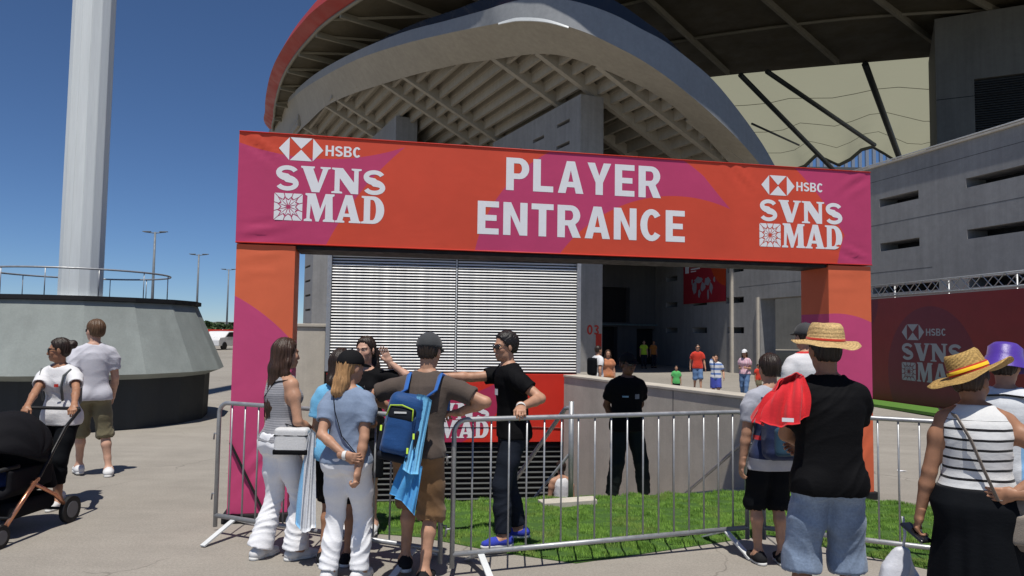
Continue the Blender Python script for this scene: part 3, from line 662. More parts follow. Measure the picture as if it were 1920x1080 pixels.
def core(px, py, D, wv, wu, slots, label, num=False):
    p = dep(px, py, D); h = p.z; t = empty('stair_core', (p.x, p.y, -.5), 0, label, 'stair tower'); h += .5
    b = MB(); fu = lambda u, d, z: tuple(SU*(wu-u)+SV*d+Vector((0, 0, z)))      # wall running back to the left
    holes = []
    for sx0, sx1, sy, sh_ in slots:       # slot openings measured on the wall face
        def uz(x, y): r = _ray(x, y); P = CAMP+r*((p-CAMP).dot(SV)/r.dot(SV)); return (P-p).dot(SU), P.z+.5
        (ua, za), (ub, zb_) = uz(sx0, sy), uz(sx1, sy); zm = uz((sx0+sx1)/2, sy)[1]; holes.append((wu-max(ua, ub), wu-min(ua, ub), zm-sh_/2, zm+sh_/2))
    holes = [q for q in holes if q[0] > .05 and q[1] < wu-.05]
    wall_holes(b, wu, 0, h, holes, .5, fu)
    fv = lambda u, d, z: tuple(SV*u+SU*d+Vector((0, 0, z))); wall_holes(b, wv, 0, h, [], .5, fv)
    b.add([fv(wv, 0, 0), tuple(SV*wv+SU*wu), tuple(SV*wv+SU*wu+Vector((0, 0, h))), fv(wv, 0, h)], [(0, 1, 2, 3)])
    b.add([fv(0, 0, h), fv(wv, 0, h), tuple(SV*wv+SU*wu+Vector((0, 0, h))), tuple(SU*wu+Vector((0, 0, h)))], [(0, 1, 2, 3)])
    b.build('wall', M['concrete_grey'], t)
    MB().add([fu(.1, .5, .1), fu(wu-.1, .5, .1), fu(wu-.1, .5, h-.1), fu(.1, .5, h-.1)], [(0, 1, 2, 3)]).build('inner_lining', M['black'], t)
    if num:
        q = dep(1113, 618, D); z = q.z+.5; f3 = lambda u, v: tuple(SV*u-SU*.012+Vector((0, 0, v)))
        rd = plain('red_paint', (.42, .03, .02), .5); word('03', SANS, wv*.34, wv*.86, z-.28, z+.26, f3, .12).build('lettering', rd, t)
        MB().add([f3(wv*.72, .9), f3(wv*.97, .9), f3(wv*.97, 2.15), f3(wv*.72, 2.15)], [(0, 1, 2, 3)]).build('sign_plate', rd, t)
core(1089, 176, 40, 1.5, 12, [(1044, 1068, 231.5, .22), (999, 1020, 261, .22), (1043, 1068, 272.5, .22), (960, 978, 284, .22)], 'grey concrete stair tower marked 03 beside the louvre screen', True)
p = on_stand(743, 217); core(743, 217, p.y, 1.7, 7, [], 'small grey concrete tower standing under the left half of the stand')
core(592, 330, 40, 1.0, 2.6, [(572, 582, 500+27*i, .12) for i in range(6)], 'narrow grey concrete tower seen between the left arch leg and the louvre screen')

# podium wall on the right
def podium():
    w0 = Vector((10.7, 49, 0)); w1 = Vector((16.6, 25, 0)); d = (w1-w0).normalized(); nrm = Vector((d.y, -d.x, 0)); u0, u1 = -7.0, 36.0
    t = empty('podium_wall', w0, 0, 'long grey concrete stadium wall with narrow horizontal slot openings on the right', 'wall')
    f = lambda u, dd, z: tuple(d*(u+u0)-nrm*dd+Vector((0, 0, z)))
    S = []
    rows = (1.78, 3.48, 5.22, 7.08)
    def slot(a, c, r, h=.34): S.append((a-u0, c-u0, rows[r], rows[r]+h))
    for r in (0, 1, 2): slot(-.8, .9, r); slot(7.15, 8.9, r) if r != 1 else slot(7.0, 8.9, 1)
    slot(3.0, 4.8, 0); slot(3.0, 4.8, 1)
    slot(10.9, 13.0, 2); slot(19.3, 21.4, 2); slot(19.3, 21.4, 3); slot(18.8, 22.3, 1)
    for r in (1, 2, 3): slot(23.6, 25.9, r); slot(28.5, 31, r)
    S.append((10.5-u0, 15.2-u0, -.6, 3.62))
    b = MB(); wall_holes(b, u1-u0, -1.2, 8.79, S, .9, f); b.build('wall', M['concrete_grey'], t)
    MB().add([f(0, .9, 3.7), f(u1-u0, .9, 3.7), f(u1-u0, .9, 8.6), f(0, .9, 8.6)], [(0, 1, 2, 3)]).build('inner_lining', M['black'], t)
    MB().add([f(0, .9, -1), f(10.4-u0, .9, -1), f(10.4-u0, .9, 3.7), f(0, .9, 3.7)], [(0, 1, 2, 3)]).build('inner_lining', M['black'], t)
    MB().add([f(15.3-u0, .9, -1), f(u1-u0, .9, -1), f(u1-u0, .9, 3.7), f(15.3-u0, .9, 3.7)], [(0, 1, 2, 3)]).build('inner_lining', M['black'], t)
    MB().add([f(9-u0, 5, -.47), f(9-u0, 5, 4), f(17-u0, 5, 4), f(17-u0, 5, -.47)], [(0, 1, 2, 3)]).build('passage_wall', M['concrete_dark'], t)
    MB().box(Vector(f(14.6-u0, .5, 1.6)), (.5, .25, 3.2), math.atan2(d.y, d.x)).build('red_panel', M['red_print'], t)
    cp = MB(); cp.beam(Vector(f(0, .3, 8.83)), Vector(f(u1-u0, .3, 8.83)), .8, .08); cp.build('coping', M['concrete'], t)
    rl = MB(); rl.tube([f(0, .15, 9.0), f(u1-u0, .15, 9.0)], .03, 6); rl.build('top_rail', M['galv'], t)
    MB().beam(Vector(f(7.75-u0, -.07, -.5)), Vector(f(7.75-u0, -.07, 6.4)), .16, .16, up=tuple(d)).build('fin', M['concrete'], t)  # pale strip stands for the wall edge that catches the sun
    MB().beam(Vector(f(10.35-u0, -.06, -.5)), Vector(f(10.35-u0, -.06, 3.7)), .14, .14, up=tuple(d)).build('fin', M['concrete'], t)  # second pale strip, drawn for the light edge beside the passage
    for za, ua, ub in ((4.35, 8.4, 22.0), (6.35, 18, 30), (8.2, 18, 36), (3.1, 18, 36)): MB().beam(Vector(f(ua-u0, -.001, za)), Vector(f(ub-u0, -.001, za+.0)), .004, .022).build('joint', M['concrete_dark'], t)
    MB().add([f(0, .9, 8.6), f(u1-u0, .9, 8.6), f(u1-u0, 22, 8.6), f(0, 22, 8.6)], [(0, 1, 2, 3)]).build('deck', M['concrete_dark'], t)
    # hanging red banner with a white drawing
    bn = empty('hanging_banner', Vector(f(1.9-u0, -.06, 3.62))+w0, math.atan2(d.y, d.x), 'dark red banner with a white drawing hanging on the grey wall inside the arch', 'banner')
    bm_ = fabric('banner_print', (.33, .018, .03), (.45, .05, .012), [[(((3.3, 2.7), (4.2, 1.3), (5.2, .9)), (5, 2.4))]])
    MB().box((2.6, .0, 1.35), (5.2, .03, 2.7)).build('cloth', bm_, bn)
    b = MB(); R2 = random.Random(5); t3 = lambda u, v: (u, -.0185, v)
    ell = [(1.5, .95, .28, .42), (2.0, 1.45, .5, .2), (2.55, 1.0, .3, .35), (3.1, 1.3, .4, .28), (3.55, .85, .22, .35), (2.1, .6, .18, .25), (3.2, .5, .13, .3), (1.2, 1.35, .12, .18), (3.95, 1.35, .13, .15)]
    for cx, cz, a, c in ell:
        b.poly([[(cx+a*math.cos(k*.628)*(1+R2.uniform(-.35, .2)), cz+c*math.sin(k*.628)*(1+R2.uniform(-.35, .2))) for k in range(10)]], lambda u, v, yy=-.0185-.0007*len(b.v)/10: (u, yy, v))
    b.build('drawing', M['grey_print'], bn)
    b = MB(); b.poly([[(.25, 1.95), (.75, 1.95), (.75, 2.35), (.5, 2.5), (.25, 2.35)]], t3); b.poly([[(1.0, 2.12), (2.2, 2.12), (2.2, 2.2), (1.0, 2.2)]], t3); b.poly([[(1.0, 1.98), (1.7, 1.98), (1.7, 2.05), (1.0, 2.05)]], t3)
    b.build('crest', M['white_print'], bn)
    for u in (.1, 2.6, 5.1): MB().tube([(u, .03, 2.68), (u, .03, 2.82)], .02, 6).build('eyelet', M['galv'], bn)
    # dark entrance recess between wall and tower
    e = empty('entrance_portal', (3.6, 44.0, -.46), 0, 'dark doorway recess between the numbered tower and the grey wall', 'doorway')
    a = Vector((.6, 4.5, 0)); c = Vector((8.3, 8.3, 0)); dd = (c-a).normalized(); L = (c-a).length; nn = Vector((-dd.y, dd.x, 0))
    g = lambda u, k, z: tuple(a+dd*u+nn*k+Vector((0, 0, z)))
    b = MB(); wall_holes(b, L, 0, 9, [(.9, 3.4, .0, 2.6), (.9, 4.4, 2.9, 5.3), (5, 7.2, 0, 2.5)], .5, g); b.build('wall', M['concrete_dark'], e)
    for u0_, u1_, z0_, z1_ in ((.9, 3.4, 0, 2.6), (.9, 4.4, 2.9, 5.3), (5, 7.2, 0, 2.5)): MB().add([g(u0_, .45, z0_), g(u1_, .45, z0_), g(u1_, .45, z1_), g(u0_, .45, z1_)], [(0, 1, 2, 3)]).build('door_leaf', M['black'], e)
    tl = plain('teal_steel', (.12, .17, .18), .3); MB().beam(Vector(g(.2, -.3, 2.75)), Vector(g(L, -.3, 2.75)), .08, .1).build('glass_rail', tl, e)
    MB().beam(Vector(g(-.5, -2.5, 7.1)), Vector(g(L, -2.5, 7.1)), 5, .4).build('canopy', M['concrete_soffit'], e)
    MB().box((1.2, -.2, 6.55), (2.6, .25, .14)).build('white_bar', M['white_metal'], e)  # plain white bar below the canopy
podium()

# event billboard
def billboard():
    P0 = Vector((11.9, 26.2, 0)); P1 = Vector((12.95, 16.2, 0)); d = (P1-P0).normalized(); L = (P1-P0).length; zb = -.42; zt = 2.93
    t = empty('event_billboard', P0, math.atan2(d.y, d.x), 'long dark red hoarding with grey lettering and a lattice truss on top', 'hoarding')
    mt = fabric('hoarding_print', (.19, .012, .010), (.125, .010, .020), [[(((2.5, .5), (4.5, 2.6), (6.5, .5)), (4.5, 1.0))], [(((.2, 2.9), (1.2, 1.9), (2.0, 2.9)), (1.1, 2.7))]])
    mt.node_tree.nodes['Principled BSDF'].inputs['Roughness'].default_value = .3
    MB().box((L/2, .1, (zb+zt)/2), (L, .14, zt-zb)).build('panel', mt, t)
    n = Vector((d.y, -d.x, 0))
    def uz(px, py):
        r = _ray(px, py); k = (P0-CAMP).dot(n)/r.dot(n); P = CAMP+r*k; return (P-P0).dot(d), P.z
    (ua, za), (ub, zb2) = uz(1690, 712), uz(1803, 700)
    k = (ub-ua)/.955; f3 = lambda u, v: (ua+u, .026, za+v*.98)
    t3 = lambda u, v: f3(u*k, v*k*.85)
    mosaic(0, 0, .24, t3).build('lettering', M['grey_print'], t); word('MAD', SERIF, .255, .955, 0, .25, t3, .02).build('lettering', M['grey_print'], t)
    word('SVNS', SERIF, 0, .965, .272, .50, t3, .04).build('lettering', M['grey_print'], t); emblem(.2, .645, .19, .105, t3).build('emblem', M['grey_print'], t); word('HSBC', SANS, .42, .73, .60, .69, t3, .09).build('lettering', M['grey_print'], t)
    for z in (zt+.06, zt+.42):
        for y in (-.12, .22): MB().tube([(0, y, z), (L, y, z)], .022, 6).build('truss_chord', M['galv'], t)
    k = int(L/.4)
    for y in (-.12, .22):
        b = MB()
        for i in range(k): b.tube([(L*i/k, y, zt+.06+(.36 if i % 2 else 0)), (L*(i+1)/k, y, zt+.06+(0 if i % 2 else .36))], .014, 5, cap=False)
        b.build('truss_lacing', M['galv'], t)
    for i in range(5): MB().tube([(L*i/4, .3, zb-.1), (L*i/4, .3, zt+.4)], .03, 6).build('stay', M['galv'], t)
    g0 = P0+n*.0; tm = plain('turf_strip_mat', (.09, .2, .03), .8, .3, 20, 200, .4)
    b = MB(); pts = [(P0-d*1+n*.1), (P1+n*.1), (P1+n*1.3), (P0-d*1+n*1.3)]; b.slab([(p.x, p.y) for p in pts], lambda x, y: gz(x, y)-.05, lambda x, y: gz(x, y)+.03)
    tag(b.build('turf_strip', tm), 'narrow strip of artificial grass along the foot of the red hoarding', 'turf', kind='stuff')
billboard()

# roof ring, membrane, service tower
def roof():
    Z = 24.0
    t = empty('stadium_roof', (0, 40, 0), 0, 'huge dark stadium roof underside with a red outer rim over the stand', 'roof'); O = Vector((0, 40, 0))
    rim_px = [(512, 262), (503, 240), (497, 205), (500, 170), (510, 130), (530, 90), (560, 50), (600, 10)]
    rim = []
    for x, y in rim_px: d = _ray(x, y); q = CAMP+d*((Z+.62-CAM_H)/d.z); rim.append(Vector((q.x, q.y, 0)))
    rim = [Vector((-25.5, 106, 0)), Vector((-27.5, 96, 0))]+rim[1:]+[Vector((-7.8, 43.6, 0)), Vector((-2.6, 37.65, 0)), Vector((-.5, 35.6, 0)), Vector((1.0, 33.85, 0)), Vector((2.6, 32.3, 0)), Vector((5, 31.0, 0)), Vector((7.3, 31.0, 0)), Vector((9, 31.8, 0)), Vector((11, 33.2, 0)), Vector((14, 35.0, 0)), Vector((19, 36.2, 0)), Vector((26, 36, 0)), Vector((36, 33.0, 0)), Vector((52, 27, 0))]  # unseen rim course bent so sun reaches the stand lip and podium wall
    def dense(P, k):
        r = []
        for i in range(len(P)-1):
            p0, p1, p2, p3 = P[max(0, i-1)], P[i], P[i+1], P[min(len(P)-1, i+2)]
            for j in range(k):
                s = j/k; r.append(.5*((2*p1)+(p2-p0)*s+(2*p0-5*p1+4*p2-p3)*s*s+(3*p1-p0-3*p2+p3)*s**3))
        return r+[P[-1]]
    R = dense(rim, 6); n = len(R); inn = []
    for i, p in enumerate(R):
        a = R[max(0, i-2)]; b = R[min(n-1, i+2)]; tg = (b-a).normalized(); inn.append(Vector((-tg.y, tg.x, 0)))
    Rin = [p+k*.95 for p, k in zip(R, inn)]
    E = dense([Vector(q) for q in ((4, 112, 0), (2, 100, 0), (-1, 88, 0), (1, 78, 0), (6, 69, 0), (12, 64.5, 0), (17.6, 61.9, 0), (25, 59.4, 0), (32.9, 57, 0), (40, 55, 0), (47, 53, 0), (56, 50, 0), (66, 46, 0))], 12)
    E = [E[round(i*(len(E)-1)/(n-1))] for i in range(n)]
    up = lambda P, z: [p+Vector((0, 0, z))-O for p in P]
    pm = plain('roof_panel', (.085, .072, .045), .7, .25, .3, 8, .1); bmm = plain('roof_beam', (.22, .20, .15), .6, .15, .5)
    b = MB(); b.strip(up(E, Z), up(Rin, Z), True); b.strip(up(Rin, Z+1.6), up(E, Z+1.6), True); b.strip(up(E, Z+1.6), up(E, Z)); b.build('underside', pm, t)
    rm = plain('red_rim_paint', (.33, .036, .027), .5, .12, .4)
    b = MB(); b.strip(up(Rin, Z+.02), up(R, Z+.62), True); b.strip(up(R, Z+.62), up([p+k*.6 for p, k in zip(R, inn)], Z+1.9), True); b.build('red_rim', rm, t)
    MB().tube(up(Rin, Z-.06), .14, 6).build('edge_beam', bmm, t)
    # radial ribs and ring purlins
    acc = 0; last = R[0]
    for i in range(1, n-1):
        acc += (R[i]-last).length; last = R[i]
        if acc > 4.4:
            acc = 0; a = Rin[i]; c = E[i]; MB().beam(a+Vector((0, 0, Z-.22))-O, a+(c-a)*.96+Vector((0, 0, Z-.22))-O, .22, .42).build('radial_rib', bmm, t)
    for f in (.22, .45, .7): MB().tube(up([a+(c-a)*f for a, c in zip(Rin, E)], Z-.1), .12, 6).build('ring_purlin', bmm, t)
    # diagonal braces just inside the rim
    for i in range(8, n-8, 5):
        a, c = Rin[i], Rin[i+4]; a2, c2 = a+(E[i]-a)*.2, c+(E[i+4]-c)*.2
        MB().beam(a+Vector((0, 0, Z-.12))-O, c2+Vector((0, 0, Z-.12))-O, .12, .16).build('brace', bmm, t)
    # translucent membrane beyond the dark ring
    t2 = empty('membrane_roof', (30, 80, 0), 0, 'cream translucent membrane roof seen through the gap at upper right', 'membrane roof'); O2 = Vector((30, 80, 0))
    mm = NT('membrane'); bs = mm.n('ShaderNodeBsdfTranslucent'); bs.inputs[0].default_value = (.28, .278, .20, 1); mx = mm.n('ShaderNodeMixShader'); mx.inputs[0].default_value = .72
    cc = mm.mix(mm.ramp(mm.noise(.12, 4), 0, 1, .3, .7), (.30, .285, .21), (.35, .33, .25)); mm.out(cc, .6)
    mm.t.links.new(mm.b.outputs[0], mx.inputs[1]); mm.t.links.new(bs.outputs[0], mx.inputs[2]); mm.t.links.new(mx.outputs[0], mm.t.nodes['Material Output'].inputs[0])
    near = [Vector((x, float(np.interp(x, [8, 17.6, 32.9, 60], [66, 61.9, 57, 49])), Z+.6)) for x in np.linspace(8, 60, 27)]
    scal = [(1380, 330), (1440, 318), (1500, 317), (1530, 288), (1578, 311), (1610, 280), (1640, 272), (1668, 296), (1692, 304), (1722, 296), (1750, 262), (1830, 240), (1930, 225)]
    far = [dep(x, y, 100) for x, y in scal]; fx = [p.x for p in far]
    farl = []
    for i in range(27):
        x = fx[0]+(fx[-1]-fx[0])*i/26; farl.append(Vector((x, 100, float(np.interp(x, fx, [p.z for p in far])))))
    rows = []
    for j in range(9):
        s = j/8; rows.append([a.lerp(c, s)+Vector((0, 0, -.25*math.sin(math.pi*s)*(.5+.5*math.cos(i*.9)))) -O2 for i, (a, c) in enumerate(zip(near, farl))])
    b = MB()
    for j in range(8): b.strip(rows[j], rows[j+1], True)
    b.build('membrane', mm.m, t2)
    for j in (2, 4, 6): MB().tube([p+Vector((0, 0, -.06)) for p in rows[j]], .028, 5).build('seam', pm, t2)
    for (x0, y0, x1, y1, r) in ((1388, 148, 1562, 318, .21), (1438, 142, 1640, 272, .20), (1622, 128, 1690, 306, .27), (1410, 240, 1498, 272, .09)):
        p0 = dep(x0, y0-8, 58); p1 = dep(x1, y1, 70); MB().tube([p0-O2, p1-O2], r, 8).build('strut', M['steel_dark'], t2)
    MB().tube([p+Vector((0, -.3, -.2)) for p in rows[8]], .25, 6).build('edge_cable', M['steel_dark'], t2)
    # far side of the bowl
    fs = empty('far_stand', (45, 118, 0), 0, 'far side of the stadium bowl, dark with pale vertical posts under the membrane', 'stadium stand')
    z0 = dep(1600, 312, 118).z; z1 = dep(1600, 270, 118).z
    MB().box((8, 0, z0/2-.5), (90, 3, z0)).build('terrace', M['concrete_dark'], fs)
    for i in range(34): MB().box((-9+i*1.15, .2, (z0+z1)/2+.6), (.5, .4, z1-z0+3.5)).build('post', M['galv'], fs)
    # service tower on the podium
    a = dep(1752, 31, 49.0); c = dep(2050, -2, 45.0); a.z = c.z = 0; d = (c-a).normalized(); nn = Vector((-d.y, d.x, 0)); zb = 8.62
    sv = empty('service_tower', (a.x, a.y, zb), math.atan2(d.y, d.x), 'dark grey block with a ventilation grille above the podium wall at far right', 'tower'); L = (c-a).length; H = Z-zb-.45
    zc = dep(1870, 200, 48).z-zb; x0 = (dep(1826, 200, 48.5)-Vector((a.x, a.y, 0))).dot(d); hh = 1.85
    b = MB(); f = lambda u, k, z: (u, k, z); wall_holes(b, L, 0, H, [(x0, x0+5.5, zc-hh, zc+hh)], .4, f)
    b.add([(0, 0, 0), (0, 9, 0), (0, 9, H), (0, 0, H)], [(0, 3, 2, 1)]); b.add([(0, 0, H), (L, 0, H), (L, 9, H), (0, 9, H)], [(0, 1, 2, 3)]); b.build('wall', concrete('tower_concrete', (.16, .155, .14)), sv)
    MB().add([(x0, .4, zc-hh), (x0+5.5, .4, zc-hh), (x0+5.5, .4, zc+hh), (x0, .4, zc+hh)], [(0, 1, 2, 3)]).build('grille_back', M['black'], sv)
    me = None
    for i in range(22):
        if me is None: o = MB().box((0, 0, 0), (5.5, .16, .03), M=Matrix.Rotation(rad(40), 3, 'X')).build('grille_slat', M['steel_dark'], sv); me = o.data
        else: o = obj('grille_slat', me, sv)
        o.location = (x0+2.75, .1, zc-hh+.1+i*(2*hh-.1)/22)
    MB().beam((0, -.002, H*.62), (L, -.002, H*.62), .004, .05).build('joint', M['black'], sv)
roof()
# ------------------------------------------------------------------ people: smooth-union solids meshed with surface nets
class Grid:
    def __init__(s, lo, hi, h):
        s.lo = np.array(lo, float); s.h = h; s.n = np.ceil((np.array(hi)-s.lo)/h).astype(int)+1
        s.V = np.full(s.n, .09, np.float32)
        s.ax = [(s.lo[i]+h*np.arange(s.n[i])).astype(np.float32) for i in range(3)]
    def _sl(s, lo, hi, pad):
        a = np.clip(np.floor((np.array(lo)-pad-s.lo)/s.h).astype(int), 0, s.n); b = np.clip(np.ceil((np.array(hi)+pad-s.lo)/s.h).astype(int)+1, 0, s.n)
        if (b <= a).any(): return None
        sl = tuple(slice(i, j) for i, j in zip(a, b))
        return sl, s.ax[0][sl[0]][:, None, None], s.ax[1][sl[1]][None, :, None], s.ax[2][sl[2]][None, None, :]
    def _put(s, sl, d, k, op):
        V = s.V[sl]
        if op == 'add':
            if k > 0: h = np.maximum(k-np.abs(V-d), 0)/k; s.V[sl] = np.minimum(V, d)-h*h*k*.25
            else: s.V[sl] = np.minimum(V, d)
        elif op == 'sub':
            if k > 0: h = np.maximum(k-np.abs(V+d), 0)/k; s.V[sl] = np.maximum(V, -d)+h*h*k*.25
            else: s.V[sl] = np.maximum(V, -d)
    def cone(s, p0, p1, r0, r1, k=.02, flat=False, sq=None, op='add', flat0=False):
        p0 = np.array(p0, float); p1 = np.array(p1, float); r = max(r0, r1)*(sq[1] if sq else 1); g = s._sl(np.minimum(p0, p1)-r, np.maximum(p0, p1)+r, k+2.5*s.h)
        if g is None: return s
        sl, x, y, z = g; a = p1-p0; L2 = max(a@a, 1e-9); dx, dy, dz = x-p0[0], y-p0[1], z-p0[2]
        tt = (dx*a[0]+dy*a[1]+dz*a[2])/L2; t = np.clip(tt, 0, 1); dx = dx-t*a[0]; dy = dy-t*a[1]; dz = dz-t*a[2]; q = dx*dx+dy*dy+dz*dz
        if sq: c = dx*sq[0][0]+dy*sq[0][1]+dz*sq[0][2]; q = np.maximum(q+c*c*(1/sq[1]**2-1), 0)
        d = np.sqrt(q)-(r0+(r1-r0)*t)
        if flat: d = np.maximum(d, (tt-1)*math.sqrt(L2))
        if flat0: d = np.maximum(d, -tt*math.sqrt(L2))
        s._put(sl, d.astype(np.float32), k, op); return s
    def chain(s, pts, rs, k=.02, flat=False, sq=None):
        for i in range(len(pts)-1): s.cone(pts[i], pts[i+1], rs[i], rs[i+1], k, flat and i == len(pts)-2, sq)
        return s
    def ell(s, c, r, R=None, k=.02, op='add'):
        c = np.array(c, float); r = np.array(r, float)*np.ones(3); m_ = r.max(); g = s._sl(c-m_, c+m_, k+2.5*s.h)
        if g is None: return s
        sl, x, y, z = g; dx, dy, dz = x-c[0], y-c[1], z-c[2]
        if R is not None:
            qx = dx*R[0][0]+dy*R[1][0]+dz*R[2][0]; qy = dx*R[0][1]+dy*R[1][1]+dz*R[2][1]; qz = dx*R[0][2]+dy*R[1][2]+dz*R[2][2]
        else: qx, qy, qz = dx, dy, dz
        k0 = np.sqrt((qx/r[0])**2+(qy/r[1])**2+(qz/r[2])**2); k1 = np.sqrt((qx/r[0]**2)**2+(qy/r[1]**2)**2+(qz/r[2]**2)**2)+1e-6
        s._put(sl, (k0*(k0-1)/k1).astype(np.float32), k, op); return s
    def rbox(s, c, half, R=None, r=.03, k=.01, op='add'):
        c = np.array(c, float); hb = np.array(half, float)-r; m_ = float(np.linalg.norm(half)); g = s._sl(c-m_, c+m_, k+2.5*s.h)
        if g is None: return s
        sl, x, y, z = g; dx, dy, dz = x-c[0], y-c[1], z-c[2]; R = R if R is not None else np.eye(3)
        q = [np.abs(dx*R[0][i]+dy*R[1][i]+dz*R[2][i])-hb[i] for i in range(3)]
        d = np.sqrt(sum(np.maximum(a, 0)**2 for a in q))+np.minimum(np.maximum(np.maximum(q[0], q[1]), q[2]), 0)-r
        s._put(sl, d.astype(np.float32), k, op); return s
    def loft(s, secs, k=.02, op='add', pw=2.0):
        """secs: (z,a,b,cx,cy) ascending"""
        S = np.array(secs, float); am = S[:, 1].max(); bm_ = S[:, 2].max()
        g = s._sl((S[:, 3].min()-am, S[:, 4].min()-bm_, S[0, 0]), (S[:, 3].max()+am, S[:, 4].max()+bm_, S[-1, 0]), k+2.5*s.h)
        if g is None: return s
        sl, x, y, z = g; zz = z.ravel(); I = [np.interp(zz, S[:, 0], S[:, i])[None, None, :] for i in range(1, 5)]
        q = (np.abs((x-I[2])/I[0])**pw+np.abs((y-I[3])/I[1])**pw)**(1/pw); d = (q-1)*np.minimum(I[0], I[1])
        d = np.maximum(d, np.maximum(z-S[-1, 0], S[0, 0]-z)); s._put(sl, d.astype(np.float32), k, op); return s
    def cut(s, p, n):
        n = np.array(n, float); n /= np.linalg.norm(n)
        d = (s.ax[0]-p[0])[:, None, None]*n[0]+(s.ax[1]-p[1])[None, :, None]*n[1]+(s.ax[2]-p[2])[None, None, :]*n[2]
        s.V = np.maximum(s.V, d.astype(np.float32)); return s
    def mesh(s):
        V = s.V; ins = V < 0; n = V.shape
        cnt = np.zeros(tuple(i-1 for i in n), np.int8)
        offs = [(a, b, c) for a in (0, 1) for b in (0, 1) for c in (0, 1)]
        for a, b, c in offs: cnt += ins[a:n[0]-1+a, b:n[1]-1+b, c:n[2]-1+c]
        I = np.argwhere((cnt > 0) & (cnt < 8)); vid = np.full(cnt.shape, -1, np.int32); vid[I[:, 0], I[:, 1], I[:, 2]] = np.arange(len(I))
        vals = np.stack([V[I[:, 0]+a, I[:, 1]+b, I[:, 2]+c] for a, b, c in offs], 1)
        P = np.zeros((len(I), 3)); N = np.zeros(len(I)); O = np.array(offs, float)
        for i in range(8):
            for j in range(i+1, 8):
                if np.abs(O[i]-O[j]).sum() != 1: continue
                a, b = vals[:, i], vals[:, j]; mk = (a < 0) != (b < 0); t = np.where(mk, a/np.where(mk, a-b, 1), 0)
                P += mk[:, None]*(O[i]+(O[j]-O[i])*t[:, None]); N += mk
        P = (P/N[:, None]+I)*s.h+s.lo; F = []
        for ax in range(3):
            u, w_ = [(1, 2), (2, 0), (0, 1)][ax]
            A = np.take(ins, range(n[ax]-1), ax); B = np.take(ins, range(1, n[ax]), ax); E_ = np.argwhere(A != B)
            E_ = E_[(E_[:, u] > 0) & (E_[:, w_] > 0) & (E_[:, u] < n[u]-1) & (E_[:, w_] < n[w_]-1)]
            if not len(E_): continue
            flip = A[E_[:, 0], E_[:, 1], E_[:, 2]]
            def at(du, dw): q = E_.copy(); q[:, u] -= du; q[:, w_] -= dw; return vid[q[:, 0], q[:, 1], q[:, 2]]
            Q = np.stack([at(1, 1), at(0, 1), at(0, 0), at(1, 0)], 1); Q[~flip] = Q[~flip][:, ::-1]; F.append(Q)
        return P, np.concatenate(F)

def vnormals(P, F):
    n = np.cross(P[F[:, 2]]-P[F[:, 0]], P[F[:, 3]]-P[F[:, 1]]); N = np.zeros_like(P)
    for i in range(4): np.add.at(N, F[:, i], n)
    return N/(np.linalg.norm(N, axis=1)[:, None]+1e-12)
def relax(P, F, it=1, k=.5):
    for _ in range(it):
        S = np.zeros_like(P); c = np.zeros(len(P))
        for i in range(4): np.add.at(S, F[:, i], P[F[:, (i+1) % 4]]+P[F[:, i-1]]); np.add.at(c, F[:, i], 2)
        P = P+(S/c[:, None]-P)*k
    return P
def creases(P, amp, seed, kz=38.0, mask=None):
    """cloth folds: warped, mostly horizontal ridges"""
    R2 = np.random.default_rng(seed); a = R2.uniform(-1, 1, 8)
    x, y, z = P.T; w1 = np.sin(x*11+a[0]*6+y*7)+np.sin(y*13+z*5+a[1]*6)+.7*np.sin(z*9-x*15+a[2]*5)
    r = np.sin(z*kz+w1*2.1+a[3]*9+x*12*a[4]); r2 = np.sin(z*kz*.53+x*26*a[5]+w1*1.4+a[6]*9+y*17)
    d = (1-np.abs(r))**1.6*1.0+.8*(1-np.abs(r2))**1.5-.7
    patch = .35+.65*np.clip(.5+.5*np.sin(z*9+w1+a[7]*7), 0, 1)
    return amp*d*patch*(1 if mask is None else mask)

def ik(a, t, l1, l2, hint):
    a, t, hint = (np.array(q, float) for q in (a, t, hint)); d = t-a; L = np.linalg.norm(d); u = d/L
    if L > (l1+l2)*.998: L = (l1+l2)*.998; t = a+u*L
    x = (l1*l1-l2*l2+L*L)/(2*L); h = math.sqrt(max(0, l1*l1-x*x)); p = hint-u*(hint@u); p /= np.linalg.norm(p)+1e-9
    return a+u*x+p*h, t
def nrm(v): v = np.array(v, float); return v/(np.linalg.norm(v)+1e-12)

def cloth(name, col, rough=.8, var=.08, stripes=None, weave=300, spec=.2, sheen=.15):
    t = NT(name); o = t.xyz(); c = tuple(col)
    if stripes:      # list of (axis, period, duty, phase, colour, z0, z1)
        for ax, per, duty, ph, c2, z0, z1 in stripes:
            wob = t.math('MULTIPLY', t.math('SUBTRACT', t.noise(6, 2), .5), .012)
            f = t.math('FRACT', t.math('ADD', t.math('DIVIDE', t.math('ADD', o[ax], wob), per), ph+50)); k = t.math('LESS_THAN', f, duty)
            k = t.math('MULTIPLY', k, t.math('MULTIPLY', t.math('GREATER_THAN', o[2], z0), t.math('LESS_THAN', o[2], z1))); c = t.mix(k, c, tuple(c2))
    v = t.math('MULTIPLY', t.ramp(t.noise(7, 4), 1-var, 1+var, .3, .7), t.ramp(t.noise(90, 2), 1-var*.6, 1+var*.6, .3, .7))
    c = t.mix(1.0, c, v, 'MULTIPLY')
    t.bump(t.math('ADD', t.noise(weave, 2), t.math('MULTIPLY', t.noise(26, 4, .6, t.mapping((1, 1, 2.2))), 2.2)), .25, .004)
    t.b.inputs['Sheen Weight'].default_value = sheen if max(col) > .05 else 0.0
    return t.out(c, rough, 0, spec if max(col) > .05 else .08)
SKIN = {}
